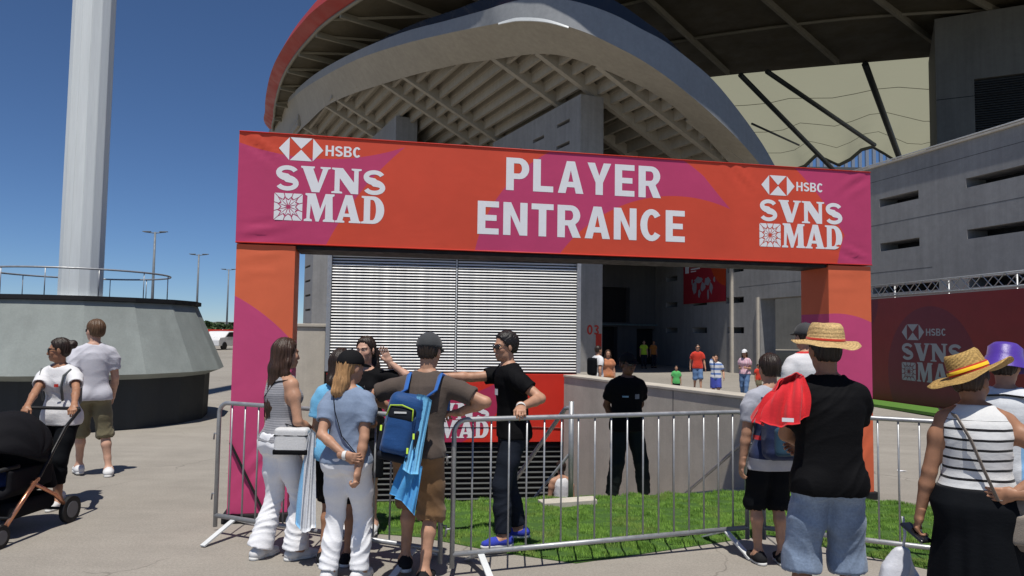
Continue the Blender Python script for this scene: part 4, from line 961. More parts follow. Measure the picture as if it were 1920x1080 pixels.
def skin_mat(tone):
    if tone in SKIN: return SKIN[tone]
    c = {'light': (.56, .33, .235), 'mid': (.46, .25, .16), 'tan': (.36, .18, .105), 'dark': (.20, .095, .055)}[tone]
    t = NT('skin_'+tone); a = t.n('ShaderNodeVertexColor', layer_name='tint')
    k = t.math('MULTIPLY', t.ramp(t.noise(22, 4), .86, 1.12, .3, .7), t.ramp(t.noise(5, 3), .88, 1.1, .35, .65)); cc = t.mix(1.0, c, k, 'MULTIPLY'); cc = t.mix(1.0, cc, a.outputs[0], 'MULTIPLY')
    t.bump(t.noise(160, 3), .12, .002); t.b.inputs['Subsurface Weight'].default_value = .0
    SKIN[tone] = t.out(cc, .5, 0, .35); return SKIN[tone]
HAIR = {}
def hair_mat(col):
    if col in HAIR: return HAIR[col]
    c = {'brown': (.045, .022, .012), 'black': (.012, .009, .008), 'blonde': (.36, .20, .085), 'dark': (.024, .014, .009), 'lightbrown': (.10, .055, .028)}[col]
    t = NT('hair_'+col); st = t.noise(1.0, 4, .7, t.mapping((150, 150, 5))); st2 = t.noise(1.0, 3, .6, t.mapping((40, 40, 2)))
    k = t.math('MULTIPLY', t.ramp(st, .6, 1.45, .3, .7), t.ramp(st2, .75, 1.25, .3, .7)); t.bump(t.math('ADD', st, st2), .6, .006)
    HAIR[col] = t.out(t.mix(1.0, c, k, 'MULTIPLY'), .42, 0, .4); return HAIR[col]
CL = {}
def cm(name, col, **kw):
    if name not in CL: CL[name] = cloth(name, col, **kw)
    return CL[name]

class Person:
    """standing figure, faces local +Y; all sizes for 1.75 m, scaled to H"""
    def __init__(s, label, loc, rz, H=1.75, sex='m', tone='mid', h=.0095, group=None, lean=(0, 0), pelvis=(0, 0, 0), feet=None, hands=(None, None), elbow=(None, None), knee=(None, None), head=(0, 0, 0), curl=(.5, .5), palm=(None, None), hdir=(None, None), fat=1.0, twist=0.0, toes=(8, -8), hdrop=0.0):
        s.S = H/1.75; s.loc = Vector(loc); s.rz = rad(rz); s.h = h/s.S; s.sex = sex; s.fat = fat; s.tone = tone; s.seed = int(abs(loc[0]*977+loc[1]*131))
        s.root = empty('person', s.loc, s.rz, label, 'person', group); f = sex == 'f'
        s.lean = np.array([lean[0], lean[1]], float); pv = np.array(pelvis, float); s.pv = pv
        fw = fat
        if f: raw = [(.84, .12, .095), (.90, .168, .118), (.97, .172, .122), (1.05, .145, .105), (1.12, .126, .094), (1.22, .135, .102), (1.30, .147, .112), (1.37, .146, .10), (1.42, .125, .08), (1.47, .06, .055)]
        else: raw = [(.84, .12, .095), (.90, .160, .113), (.97, .165, .116), (1.05, .156, .112), (1.12, .150, .108), (1.22, .160, .113), (1.31, .172, .118), (1.38, .172, .108), (1.43, .145, .086), (1.48, .065, .06)]
        def cen(z):
            q = max(0, (z-.95))/.48; return pv[0]+s.lean[0]*q, pv[1]+s.lean[1]*q-.012*math.sin(max(0, z-.95)*6)
        s.cen = cen; s.secs = [(z+pv[2], a*fw, b*fw, *cen(z)) for z, a, b in raw]
        sw = (.158 if f else .178); zs = 1.375+pv[2]; cx, cy = cen(1.40); tw = rad(twist)
        s.sh = [np.array([cx+sg*sw*math.cos(tw), cy+sg*sw*math.sin(tw), zs]) for sg in (-1, 1)]           # left (-x) , right (+x)
        s.hip = [np.array([pv[0]+sg*.088, pv[1], .905+pv[2]]) for sg in (-1, 1)]
        feet = feet or ((-.10, 0, 0), (.10, 0, 0)); s.ank = []; s.knee = []; s.toe = []
        for i in (0, 1):
            f_ = feet[i]; an = np.array([f_[0], f_[1], .085+(f_[2] if len(f_) > 2 else 0)]); kn, an = ik(s.hip[i], an, .432, .405, knee[i] or (0.05*(2*i-1), 1, 0)); s.knee.append(kn); s.ank.append(an)
            a = rad(toes[i]); s.toe.append(np.array([-math.sin(a), math.cos(a), 0]))
        s.elb = []; s.wri = []; s.hd = []; s.pn = []
        for i in (0, 1):
            sg = 2*i-1; t = hands[i] if hands[i] is not None else (s.sh[i][0]+sg*.06, s.sh[i][1]+.04, zs-.545)
            e, wv = ik(s.sh[i], t, .285, .255, elbow[i] or (sg*.35, -1, 0)); s.elb.append(e); s.wri.append(wv); s.hd.append(nrm(hdir[i] if hdir[i] is not None else wv-e)); s.pn.append(nrm(palm[i] if palm[i] is not None else (-sg, 0, 0)))
        s.curl = curl; nx, ny = cen(1.5); s.neck0 = np.array([nx, ny-.008, 1.45+pv[2]]); hp = rad(head[1])
        s.hc = np.array([nx+s.lean[0]*.1, ny+.022+hdrop*.6, 1.622-hdrop+pv[2]]); Ry = Matrix.Rotation(rad(head[0]), 3, 'Z') @ Matrix.Rotation(hp, 3, 'X') @ Matrix.Rotation(rad(head[2]), 3, 'Y'); s.HR = np.array(Ry)
        s._body()
    def w2l(s, P):
        q = Matrix.Rotation(-s.rz, 3, 'Z') @ (Vector(P)-s.loc); return np.array(q)/s.S
    def l2w(s, p): return Matrix.Rotation(s.rz, 3, 'Z') @ (Vector(np.array(p)*s.S))+s.loc
    def hp(s, x, y, z): return s.hc+s.HR @ np.array([x, y, z])
    def _obj(s, name, P, F, mat, parent=None, rel=1):
        if rel: P = relax(P, F, rel)
        return obj(name, np_mesh(name, P*s.S, F), parent or s.root, mat)
    def _bounds(s, m_=.12):
        A = np.array(s.sh+s.elb+s.wri+s.ank+s.knee+s.hip+[s.hc]); return A.min(0)-[m_+.1, m_+.1, .12], A.max(0)+[m_+.1, m_+.12, .16]
    def _body(s):
        f = s.sex == 'f'; lo, hi = s._bounds(); h = s.h; g = Grid(lo, hi, h)
        g.loft(s.secs, .03); k = .9 if f else 1.0
        for i in (0, 1):
            sg = 2*i-1
            g.chain([s.sh[i]+[-sg*.02, 0, .0], s.sh[i]+(s.elb[i]-s.sh[i])*.3, s.elb[i]], [.052*k, .049*k, .040*k], .04); g.cone(s.sh[i]+[-sg*.115, -.012, .062], s.sh[i]+[-sg*.02, 0, .008], .042*k, .048*k, .04)
            m_ = s.elb[i]+(s.wri[i]-s.elb[i])*.3; g.chain([s.elb[i], m_, s.wri[i]], [.040*k, .042*k, .027*k], .015)
            hip, kn, an = s.hip[i], s.knee[i], s.ank[i]
            g.chain([hip+[0, 0, -.02], hip+(kn-hip)*.45, kn], [.092, .078, .054], .04)
            cf = kn+(an-kn)*.32+np.array([0, -.014, 0]); g.chain([kn, cf, kn+(an-kn)*.7, an], [.049, .051*k, .036, .033], .02)
            he = an-s.toe[i]*.045-[0, 0, .045]; tp = an+s.toe[i]*.15-[0, 0, .062]; g.chain([an, he], [.036, .03], .03); g.chain([an-[0, 0, .02], tp], [.038, .024], .03, sq=(np.cross(s.toe[i], [0, 0, 1]), 1.35))
        if f:
            for sg in (-1, 1): cx, cy = s.cen(1.28); g.ell((cx+sg*.07, cy+.085, 1.272+s.pv[2]), (.062, .055, .062), None, .03)
            for i in (0, 1): g.ell(s.hip[i]+[0, -.055, .0], (.088, .075, .09), None, .04)
        else:
            for i in (0, 1): g.ell(s.hip[i]+[0, -.045, .0], (.08, .075, .085), None, .04)
        g.cone(s.neck0, s.hc+s.HR @ np.array([0, -.012, -.06]), .056*k, .050*k, .03)
        P, F = g.mesh(); P = relax(P, F, 1); parts = [(P, F, np.ones((len(P), 3)))]
        # head
        hh = max(.0046, s.h*.5); c = s.hc; gh = Grid(c-[.15, .16, .19], c+[.15, .17, .16], hh); H = s.hp; R = s.HR; q = .96 if f else 1.0
        gh.ell(H(0, -.014, .032), (.074*q, .094*q, .086*q), R, .02); gh.ell(H(0, .022, -.028), (.061*q, .067, .088), R, .03); gh.ell(H(0, .030, -.074), (.049*q, .053, .040), R, .03); gh.ell(H(0, .071, -.096), (.020, .017, .016), R, .02)
        gh.cone(H(0, .086, .006), H(0, .103, -.034), .0075, .0115, .012); gh.ell(H(0, .096, -.039), (.0145, .011, .008), R, .01)
        for sg in (-1, 1):
            gh.cone(H(sg*.042, .072, .020), H(sg*.012, .086, .019), .010, .010, .015); gh.ell(H(sg*.040, .060, -.026), (.022, .022, .024), R, .02); gh.ell(H(sg*.031, .093, .003), (.015, .011, .009), R, .012, 'sub'); gh.ell(H(sg*.031, .073, .002), (.0125, .0125, .0115), R, .003)
            gh.ell(H(sg*.076, -.006, -.008), (.010, .021, .032), np.array(Matrix(R) @ Matrix.Rotation(-sg*.35, 3, 'Z')), .008)
        gh.cone(H(-.017, .088, -.064), H(.017, .088, -.064), .0075, .0075, .008); gh.cone(H(-.015, .086, -.073), H(.015, .086, -.073), .008, .008, .008)
        gh.cone(s.neck0+[0, 0, .0], H(0, -.012, -.06), .057*k, .051*k, .03)
        P, F = gh.mesh(); P = relax(P, F, 1, .3); L = (P-c) @ R; x, y, z = L.T; ax = np.abs(x); C = np.ones((len(P), 3))
        lip = ((x/.024)**2+((z+.0685)/.0115)**2 < 1) & (y > .07); C[lip] = (.93, .72, .70)
        eye = (((ax-.031)/.0125)**2+((z-.002)/.0065)**2 < 1) & (y > .055); C[eye] = (1.35, 1.9, 2.2); iri = (((ax-.031)/.0055)**2+((z-.002)/.006)**2 < 1) & (y > .055); C[iri] = (.08, .08, .09)
        br = (np.abs(z-.0225-.1*(ax-.03)*(ax < .03)) < .0052) & (ax > .012) & (ax < .052) & (y > .045); C[br] = (.16, .14, .13)
        chk = np.exp(-((ax-.043)/.02)**2-((z+.03)/.022)**2)*(y > .03); C[:, 1] *= 1-.10*chk; C[:, 2] *= 1-.10*chk
        parts.append((P, F, C))
        # hands: palm, four unequal fingers, thumb
        for i in (0, 1):
            sg = 2*i-1; d = s.hd[i]; pn = s.pn[i]-d*(s.pn[i] @ d); pn = nrm(pn); sd = np.cross(d, pn)*(-1 if i == 0 else 1)   # sd points to the thumb side
            w0 = s.wri[i]; hh2 = max(.0046, s.h*.5); gg = Grid(w0-.23, w0+.23, hh2); kk = .9 if f else 1.0
            gg.cone(w0-d*.04, w0+d*.02, .028*kk, .026*kk, .01, sq=(sd, 1.25)); gg.cone(w0+d*.015, w0+d*.078, .0155*kk, .0145*kk, .015, sq=(sd, 2.6))
            for j, (o_, ln, tw) in enumerate(((.030, .070, .06), (.0105, .079, .02), (-.0095, .074, -.02), (-.0285, .058, -.07))):
                b0 = w0+d*(.083-abs(j-1)*.003)*1.0+sd*o_*kk; a = s.curl[i]*(.8+.12*j); dr = nrm(d*math.cos(a*.6)+pn*math.sin(a*.6)+sd*tw); m1 = b0+dr*ln*.45; dr2 = nrm(d*math.cos(a*1.5)+pn*math.sin(a*1.5)+sd*tw); m2 = m1+dr2*ln*.32; dr3 = nrm(d*math.cos(a*2.2)+pn*math.sin(a*2.2)+sd*tw)
                gg.chain([b0-dr*.015, m1, m2, m2+dr3*ln*.26], [.0092*kk, .0086*kk, .0080*kk, .0066*kk], .004)
            t0 = w0+d*.022+sd*.022*kk; t1 = t0+nrm(d*.75+sd*.62+pn*.25)*.042; t2 = t1+nrm(d*.95+sd*.12+pn*(.25+.5*s.curl[i]))*.042
            gg.chain([t0, t1, t2], [.0135*kk, .0105*kk, .0082*kk], .012)
            P, F = gg.mesh(); parts.append((relax(P, F, 1, .3), F, np.ones((len(P), 3))))
        off = 0; PP, FF, CC = [], [], []
        for P, F, C in parts: PP.append(P); FF.append(F+off); CC.append(C); off += len(P)
        P = np.concatenate(PP); F = np.concatenate(FF); C = np.concatenate(CC); me = np_mesh('body', P*s.S, F)
        ca = me.color_attributes.new('tint', 'FLOAT_COLOR', 'POINT'); ca.data.foreach_set('color', np.hstack([C, np.ones((len(C), 1))]).astype(np.float32).ravel())
        obj('body', me, s.root, skin_mat(s.tone))
    # ---- clothing
    def top(s, mat, hem=.86, ease=.016, sleeve=.62, sr=.066, neck=.078, amp=.004, name='shirt', tank=False, collar=False, seed=0):
        lo, hi = s._bounds(); g = Grid((lo[0], lo[1], hem+s.pv[2]-.05), hi, s.h); f = s.sex == 'f'
        S = [(z, a+ease, b+ease, cx, cy) for z, a, b, cx, cy in s.secs]; z0 = hem+s.pv[2]
        S2 = [q for q in S if q[0] > z0]; i0 = np.array(S); b0 = [np.interp(z0, i0[:, 0], i0[:, j]) for j in range(1, 5)]; b0[0] = max(b0[0], .165 if f else .178)+.006; b0[1] += .008
        for j, q in enumerate(S2):      # loose cloth hangs off the chest
            if q[0] < 1.22+s.pv[2] and not tank: S2[j] = (q[0], max(q[1], (.146 if f else .168)*min(1, s.fat)), max(q[2], (.116 if f else .124)*min(1, s.fat)), q[3], q[4])
        g.loft([(z0, *b0)]+S2, .02)
        if hem < .95:
            for i in (0, 1): (g.ell(s.hip[i]+[0, -.05, .0], (.106, .095, .108), None, .05), g.cone(s.hip[i]+[0, 0, .0], s.hip[i]+(s.knee[i]-s.hip[i])*.25, .104*min(1.06, s.fat), .106, .04))
            g.cut((0, 0, z0), (0, 0, -1))
        if f:
            for sg in (-1, 1): cx, cy = s.cen(1.28); g.ell((cx+sg*.066, cy+.085, 1.272+s.pv[2]), (.07, .062, .068), None, .05)
        for i in (0, 1):
            sg = 2*i-1; a, e = s.sh[i], s.elb[i]
            if sleeve > 0:
                g.cone(a+[-sg*.115, -.012, .058], a+[-sg*.02, 0, .006], .052, .056, .04)
                if sleeve <= 1:
                    p1 = a+(e-a)*sleeve; g.chain([a+[-sg*.025, 0, .004], a+(e-a)*.25+[sg*.004, 0, 0], p1], [.062, .066, sr], .04, True); dd = nrm(e-a); g.cone(p1-dd*.02, p1+dd*.04, sr-.019, sr-.017, 0, False, None, 'sub')
                else:
                    w_ = s.wri[i]; p1 = e+(w_-e)*(sleeve-1); g.cone(a+[-sg*.02, 0, 0], e, .060, .054, .03); g.cone(e, p1, .054, sr, .03, True)
            else: g.cone(a+[-sg*.105, 0, .045], a+[-sg*.07, 0, .02], .038, .034, .03)
        n0 = s.neck0; g.cone(n0+[0, .012, .012], n0+[0, .05, .16], neck, neck*1.1, .01, op='sub')
        if tank: [g.cone(s.sh[i]+[(2*i-1)*.012, 0, -.10], s.sh[i]+[(2*i-1)*.0, 0, .10], .066, .058, .01, op='sub') for i in (0, 1)]
        if collar: g.cone(n0+[0, -.004, -.012], n0+[0, .004, .035], .075, .068, .008, True); g.cone(n0+[0, .01, .02], n0+[0, .012, .1], .056, .056, .004, op='sub')
        cx, cy = s.cen(.9); g.loft([(z0-.03, b0[0]-.021, b0[1]-.021, b0[2], b0[3]), (z0+.02, b0[0]-.021, b0[1]-.021, b0[2], b0[3])], 0, 'sub')
        P, F = g.mesh(); P = relax(P, F, 1); N = vnormals(P, F); P = P+N*creases(P, amp, s.seed+seed, 24)[:, None]
        return s._obj(name, P, F, mat, rel=0)
    def bottom(s, mat, length=1.0, waist=1.02, r=(.096, .078, .060), flare=None, ease=.018, amp=.005, name='trousers', kz=42, knees=True):
        """length 1 = ankle; <.52 above the knee"""
        lo, hi = s._bounds(.16); g = Grid((lo[0], lo[1], lo[2]), (hi[0], hi[1], waist+s.pv[2]+.06), s.h)
        S = [(z, a+ease, b+ease, cx, cy) for z, a, b, cx, cy in s.secs]; zt = waist+s.pv[2]; A = np.array(S); top_ = [np.interp(zt, A[:, 0], A[:, j]) for j in range(1, 5)]
        g.loft([q for q in S if q[0] < zt]+[(zt, *top_)], .03)
        for i in (0, 1):
            hip, kn, an = s.hip[i]+[0, 0, -.02], s.knee[i], s.ank[i]; g.ell(s.hip[i]+[0, -.048, .0], (.108 if s.sex == 'f' else .098, .096, .102), None, .04)
            l1 = np.linalg.norm(kn-hip); l2 = np.linalg.norm(an-kn); tl = length*(l1+l2)
            if tl <= l1: p = hip+(kn-hip)*(tl/l1); pts = [hip, p]; rs = [r[0], flare or r[1]]; dd = nrm(kn-hip)
            else: q = kn+(an-kn)*((tl-l1)/l2); pts = [hip, hip+(kn-hip)*.5, kn, kn+(q-kn)*.5, q]; rs = [r[0], max((r[0]+r[1])/2, .093), max(r[1], .068), (r[1]*.6+(flare or r[2])*.4), flare or r[2]]; dd = nrm(an-kn)
            g.chain(pts, rs, .03, True); e = pts[-1]; g.cone(e-dd*.025, e+dd*.05, rs[-1]-.020, rs[-1]-.018, 0, op='sub')
        P, F = g.mesh(); P = relax(P, F, 1); N = vnormals(P, F); kz_ = np.mean([k[2] for k in s.knee]); mk = .25+.75*np.exp(-((P[:, 2]-kz_+.05)/.16)**2)+.35*np.exp(-((P[:, 2]-.84)/.07)**2)+.6*np.exp(-((P[:, 2]-.2)/.1)**2) if knees else None
        P = P+N*creases(P, amp, s.seed+5, kz, mk)[:, None]; return s._obj(name, P, F, mat, rel=0)
    def skirt(s, mat, length, waist=1.02, rad_=.26, name='skirt'):
        lo, hi = s._bounds(.3); A = np.array(s.secs); zt = waist+s.pv[2]; zb = zt-length; t = [np.interp(zt, A[:, 0], A[:, j]) for j in range(1, 5)]; g = Grid((lo[0]-.1, lo[1]-.1, zb-.05), (hi[0]+.1, hi[1]+.1, zt+.05), s.h)
        cx = (s.ank[0][0]+s.ank[1][0])/2; cy = (s.ank[0][1]+s.ank[1][1])/2
        g.loft([(zb, rad_, rad_*.8, cx, cy), (zt-.45, (rad_+.2)/2, (rad_+.2)*.4, (cx+t[2])/2, (cy+t[3])/2), (zt-.16, np.interp(zt-.16, A[:, 0], A[:, 1])+.035, np.interp(zt-.16, A[:, 0], A[:, 2])+.04, t[2], t[3]-.01), (zt-.08, np.interp(zt-.08, A[:, 0], A[:, 1])+.032, np.interp(zt-.08, A[:, 0], A[:, 2])+.034, t[2], t[3]-.005), (zt, t[0]+.022, t[1]+.022, t[2], t[3])], .02); [g.ell(s.hip[i]+[0, -.05, 0], (.118, .108, .115), None, .05) for i in (0, 1)]; P, F = g.mesh(); P = relax(P, F, 1); N = vnormals(P, F)
        an = np.arctan2(P[:, 1]-cy, P[:, 0]-cx); fr = np.clip((zt-P[:, 2])/length, 0, 1); P = P+N*(.016*fr*np.sin(an*9+2*np.sin(an*3)))[:, None]; return s._obj(name, P, F, mat, rel=0)
    def shoes(s, mat, sole, name='shoe', high=False):
        for i in (0, 1):
            an, t = s.ank[i], s.toe[i]; sd = np.cross(t, [0, 0, 1]); z0 = an[2]-.085; g = Grid(an-[.26, .26, .11], an+[.26, .26, .12], max(.006, s.h*.7))
            he = an-t*.05; ba = an+t*.10; to = an+t*.165
            def at(p, z): q = np.array(p); q[2] = z0+z; return q
            g.chain([at(he, .045), at(an, .05), at(ba, .040), at(to, .034)], [.040, .042, .036, .026], .02, sq=(sd, 1.18)); g.cone(at(he+t*.03, .05), at(an, .098 if not high else .13), .043, .041, .025)
            g.cut(at(an, .018), (0, 0, -1)); g.cone(at(an, .085 if not high else .12), at(an, .17), .036, .036, 0, op='sub'); P, F = g.mesh(); o = s._obj(name, P, F, mat, rel=1)
            g = Grid(an-[.26, .26, .11], an+[.26, .26, .0], max(.006, s.h*.7)); g.chain([at(he, .012), at(an, .012), at(ba, .012), at(to, .014)], [.043, .039, .044, .032], .02); g.cut(at(an, .026), (0, 0, 1)); g.cut(at(an, .001), (0, 0, -1)); P, F = g.mesh(); s._obj('sole', P, F, sole, o, rel=0)
    # ---- head
    def hair(s, col, style='short', length=.3, vol=.012, parent=None, side=True, wide=1.4):
        R = s.HR; H = s.hp; c = s.hc; g = Grid(c-[.2, .24, .24+length], c+[.2, .2, .2], max(.0062, s.h*.65)); q = .96 if s.sex == 'f' else 1.0
        g.ell(H(0, -.016, .036), (.074*q+vol, .094*q+vol, .086*q+vol), R, 0)
        if style in ('short', 'curly'): g.ell(H(0, -.045, -.015), (.062*q+vol*.7, .052+vol*.7, .062), R, .02)
        fn = R @ np.array([0, .86, -.5]); g.cut(H(0, .052, .052), fn)
        if style in ('short', 'curly'): g.cut(H(0, 0, -.062), R @ np.array([0, .0, -1]))
        for sg in (-1, 1):
            g.ell(H(sg*.085, -.004, -.022), (.022, .022, .042), R, .004, 'sub') if style == 'short' else None
        if style == 'long':
            b0 = H(0, -.055, .02); b1 = H(0, -.075, -.12); dz = np.array([0, 0, -1.0]); bk = R @ np.array([0, -1, 0]); bk[2] = 0
            b2 = b1+dz*length*.5+bk*.03; b3 = b1+dz*length+bk*.015; sd = R @ np.array([1, 0, 0])
            g.chain([b0, b1, b2, b3], [.060, .056, .044, .018], .03, sq=(sd, wide))
            for sg in (-1, 1) if side else (): g.chain([H(sg*.066, -.005, .03), H(sg*.078, -.02, -.07), H(sg*.08, -.03, -.16), H(sg*.07, -.05, -.16-length*.45)], [.026, .028, .028, .014], .025)
        if style == 'bun': g.ell(H(0, -.05, -.02), (.068, .055, .06), R, .02); g.ell(H(0, -.125, .05), (.045, .042, .045), R, .01)
        if style == 'pony':
            g.ell(H(0, -.05, -.02), (.068, .055, .06), R, .02); b = H(0, -.11, .02); bk = R @ np.array([0, -1, 0]); g.chain([b, b+bk*.03+[0, 0, -.06], b+bk*.015+[0, 0, -.06-length*.6], b+bk*.02+[0, 0, -.06-length]], [.026, .042, .05, .018], .02, sq=(R @ np.array([1, 0, 0]), 1.5))
        P, F = g.mesh(); P = relax(P, F, 1); N = vnormals(P, F); L = (P-c) @ R; an = np.arctan2(L[:, 0], -L[:, 1]+.02)
        if style == 'curly': d = .0025*np.sin(L[:, 0]*170+np.sin(L[:, 2]*120)*2)*np.sin(L[:, 1]*160+L[:, 2]*90)
        else: d = .0028*np.sin(an*34+np.sin(L[:, 2]*40+an*5)*1.2)+.0025*np.sin(an*15+L[:, 2]*18)
        P = P+N*d[:, None]; return s._obj('hair', P, F, hair_mat(col), parent, 0)
    def surf(s, ang, z, e=.03):
        A = np.array(s.secs); zz = z+s.pv[2]; a, b, cx, cy = [np.interp(zz, A[:, 0], A[:, j]) for j in range(1, 5)]; t = rad(ang); return Vector(((cx+(a+e)*math.sin(t))*s.S, (cy+(b+e)*math.cos(t))*s.S, zz*s.S))
    def _headM(s): return Matrix(s.HR)
    def cap(s, mat, yaw=0, name='cap'):
        g = Grid(s.hc-[.2, .25, .12], s.hc+[.2, .25, .2], max(.006, s.h*.6)); H = s.hp; R = np.array(s._headM() @ Matrix.Rotation(rad(yaw), 3, 'Z')); f = R @ np.array([0, 1, 0]); u = R @ np.array([0, 0, 1]); sd = R @ np.array([1, 0, 0])
        g.ell(H(0, -.012, .042), (.094, .112, .10), R, 0); g.cut(H(0, 0, .030), -u+f*.05); p = H(0, -.012, .036)
        v = Grid(s.hc-[.25, .25, .12], s.hc+[.25, .25, .2], max(.006, s.h*.6)); v.ell(p+f*.105-u*.004, (.078, .085, .012), np.array(Matrix(R) @ Matrix.Rotation(rad(-8), 3, 'X')), 0)
        P, F = g.mesh(); P2 = relax(P, F, 1); o = s._obj(name, P2, F, mat, rel=0); P, F = v.mesh(); s._obj('visor', P, F, mat, o); b = Grid(s.hc-[.2, .2, .1], s.hc+[.2, .2, .2], max(.006, s.h*.6)); b.ell(H(0, -.012, .144), .009, None, 0); P, F = b.mesh(); s._obj('button', P, F, mat, o); return o
    def straw_hat(s, mat, band, stripe=None, tilt=(0, 0), brim=.185, crown=.105, up=.02, name='straw_hat'):
        Mx = s._headM() @ Matrix.Rotation(rad(tilt[0]), 3, 'X') @ Matrix.Rotation(rad(tilt[1]), 3, 'Y'); S = s.S; cc = Vector(s.hp(0, -.012, .046))*S; n = 56; b = MB()
        prof = []; r0, r1 = .098, .082
        outer = [(brim+.003, -.012), (brim, -.007), (brim*.9, -.004), (brim*.75, .0), (r0+.012, .004), (r0, .012), (r0-.003, .05), (r1+.004, crown-.018), (r1-.008, crown), (.045, crown-.006), (.0, crown-.022)]
        inner = [(brim+.003, -.012), (brim*.9, -.012), (r0+.006, -.006), (r0-.008, .01), (r1-.005, crown-.025), (0, crown-.035)]
        for prof, fl in ((outer, 0), (inner, 1)):
            vs = []
            for r, z in prof:
                for j in range(n):
                    a = 2*math.pi*j/n; w_ = (r/brim)**2 if r > r0 else 0; zz = z+w_*(up*(abs(math.cos(a))**2)-.012*abs(math.sin(a))+.006*math.sin(a*3+1)+.003*math.sin(a*7)) + (.004*math.sin(a*2+.5) if 0 < r < r0 and z > crown-.03 else 0)
                    p = Vector((r*math.cos(a)*S, r*math.sin(a)*1.13*S, zz*S)); vs.append(cc+Mx @ p)
            fs = [(i*n+j, i*n+(j+1) % n, (i+1)*n+(j+1) % n, (i+1)*n+j) for i in range(len(prof)-1) for j in range(n)]
            b.add(vs, [q[::-1] for q in fs] if fl else fs, True)
        o = b.build(name, mat, s.root)
        for k, (z0, z1, m_) in enumerate([(.012, (.048 if stripe else .024), band)]+([(.022, .040, stripe)] if stripe else [])):
            e = .0035+.0025*k; MB().lathe([((r0+e)*S, z0*S), ((r0-.001+e)*S, z1*S), ((r0-.006)*S, z1*S)], n, cc, M=Mx, ey=1.13).build('hat_band', m_, o)
        return o
    def glasses(s, mat, name='sunglasses'):
        g = Grid(s.hc-.15, s.hc+.16, .005); H = s.hp; R = s.HR
        for sg in (-1, 1):
            g.rbox(H(sg*.031, .094, .001), (.026, .006, .018), np.array(Matrix(R) @ Matrix.Rotation(-sg*.22, 3, 'Z')), .006, .0); g.cone(H(sg*.058, .084, .008), H(sg*.083, -.005, .006), .0045, .0045, 0)
        g.cone(H(-.01, .1, .006), H(.01, .1, .006), .005, .005, 0); P, F = g.mesh(); return s._obj(name, P, F, mat, rel=0)
    def patch(s, z, x, wd, ht, mat, front=True, name='print', dx=0, e=.022):
        """small flat print lying on the chest or back"""
        A = np.array(s.secs); zz = z+s.pv[2]; a, b, cx, cy = [np.interp(zz, A[:, 0], A[:, j]) for j in range(1, 5)]; sg = 1 if front else -1; vs = []; n = 5
        for i in range(n):
            xx = x-wd/2+wd*i/(n-1); yy = cy+sg*(b+e)*math.sqrt(max(.05, 1-((xx-cx)/(a+.02))**2))
            for k in (0, 1): vs.append((xx*s.S, (yy+sg*.006)*s.S, (zz+ht*(k-.5))*s.S))
        return MB().add(vs, [(2*i, 2*i+2, 2*i+3, 2*i+1) for i in range(n-1)]).build(name, mat, s.root)
def sdf_obj(name, g, mat, parent=None, rel=1, disp=None):
    P, F = g.mesh(); P = relax(P, F, rel) if rel else P
    if disp: P = P+vnormals(P, F)*disp(P)[:, None]
    return obj(name, np_mesh(name, P, F), parent, mat)
def drape(name, top, bot, folds, amp, mat, parent=None, th=.008, nu=40, nv=24, seed=0, belly=0.0):
    """hanging cloth between two polylines with vertical folds, closed and thin"""
    R2 = random.Random(seed); ph = [R2.uniform(0, 6) for _ in range(4)]
    def pl(P, t):
        P = [Vector(p) for p in P]; k = t*(len(P)-1); i = min(int(k), len(P)-2); return P[i].lerp(P[i+1], k-i)
    g = []
    for j in range(nv+1):
        v = j/nv
        for i in range(nu+1):
            u = i/nu; a, b = pl(top, u), pl(bot, u); p = a.lerp(b, v); n = (pl(top, min(1, u+.05))-pl(top, max(0, u-.05))).cross(b-a); n = n.normalized() if n.length > 0 else Vector((0, 1, 0))
            f = math.sin(u*folds*6.283+ph[0]+1.2*math.sin(v*3+ph[1]))+.5*math.sin(u*folds*2.3*6.283+ph[2]+v*2)
            g.append((p+n*(amp*f*(.35+.65*v)+belly*math.sin(v*math.pi)), n))
    N = (nu+1)*(nv+1); P = np.array([tuple(p+n*th/2) for p, n in g]+[tuple(p-n*th/2) for p, n in g]); F = []
    for j in range(nv):
        for i in range(nu): a = j*(nu+1)+i; F += [(a, a+1, a+nu+2, a+nu+1), (N+a+nu+1, N+a+nu+2, N+a+1, N+a)]
    e = [j*(nu+1) for j in range(nv+1)]; e2 = [j*(nu+1)+nu for j in range(nv+1)]; r0 = list(range(nu+1)); r1 = [nv*(nu+1)+i for i in range(nu+1)]
    for ln, fl in ((e, 0), (e2, 1), (r0, 1), (r1, 0)):
        for a, b in zip(ln, ln[1:]): F.append((a, b, N+b, N+a) if fl else (b, a, N+a, N+b))
    return obj(name, np_mesh(name, P, np.array(F)), parent, mat)
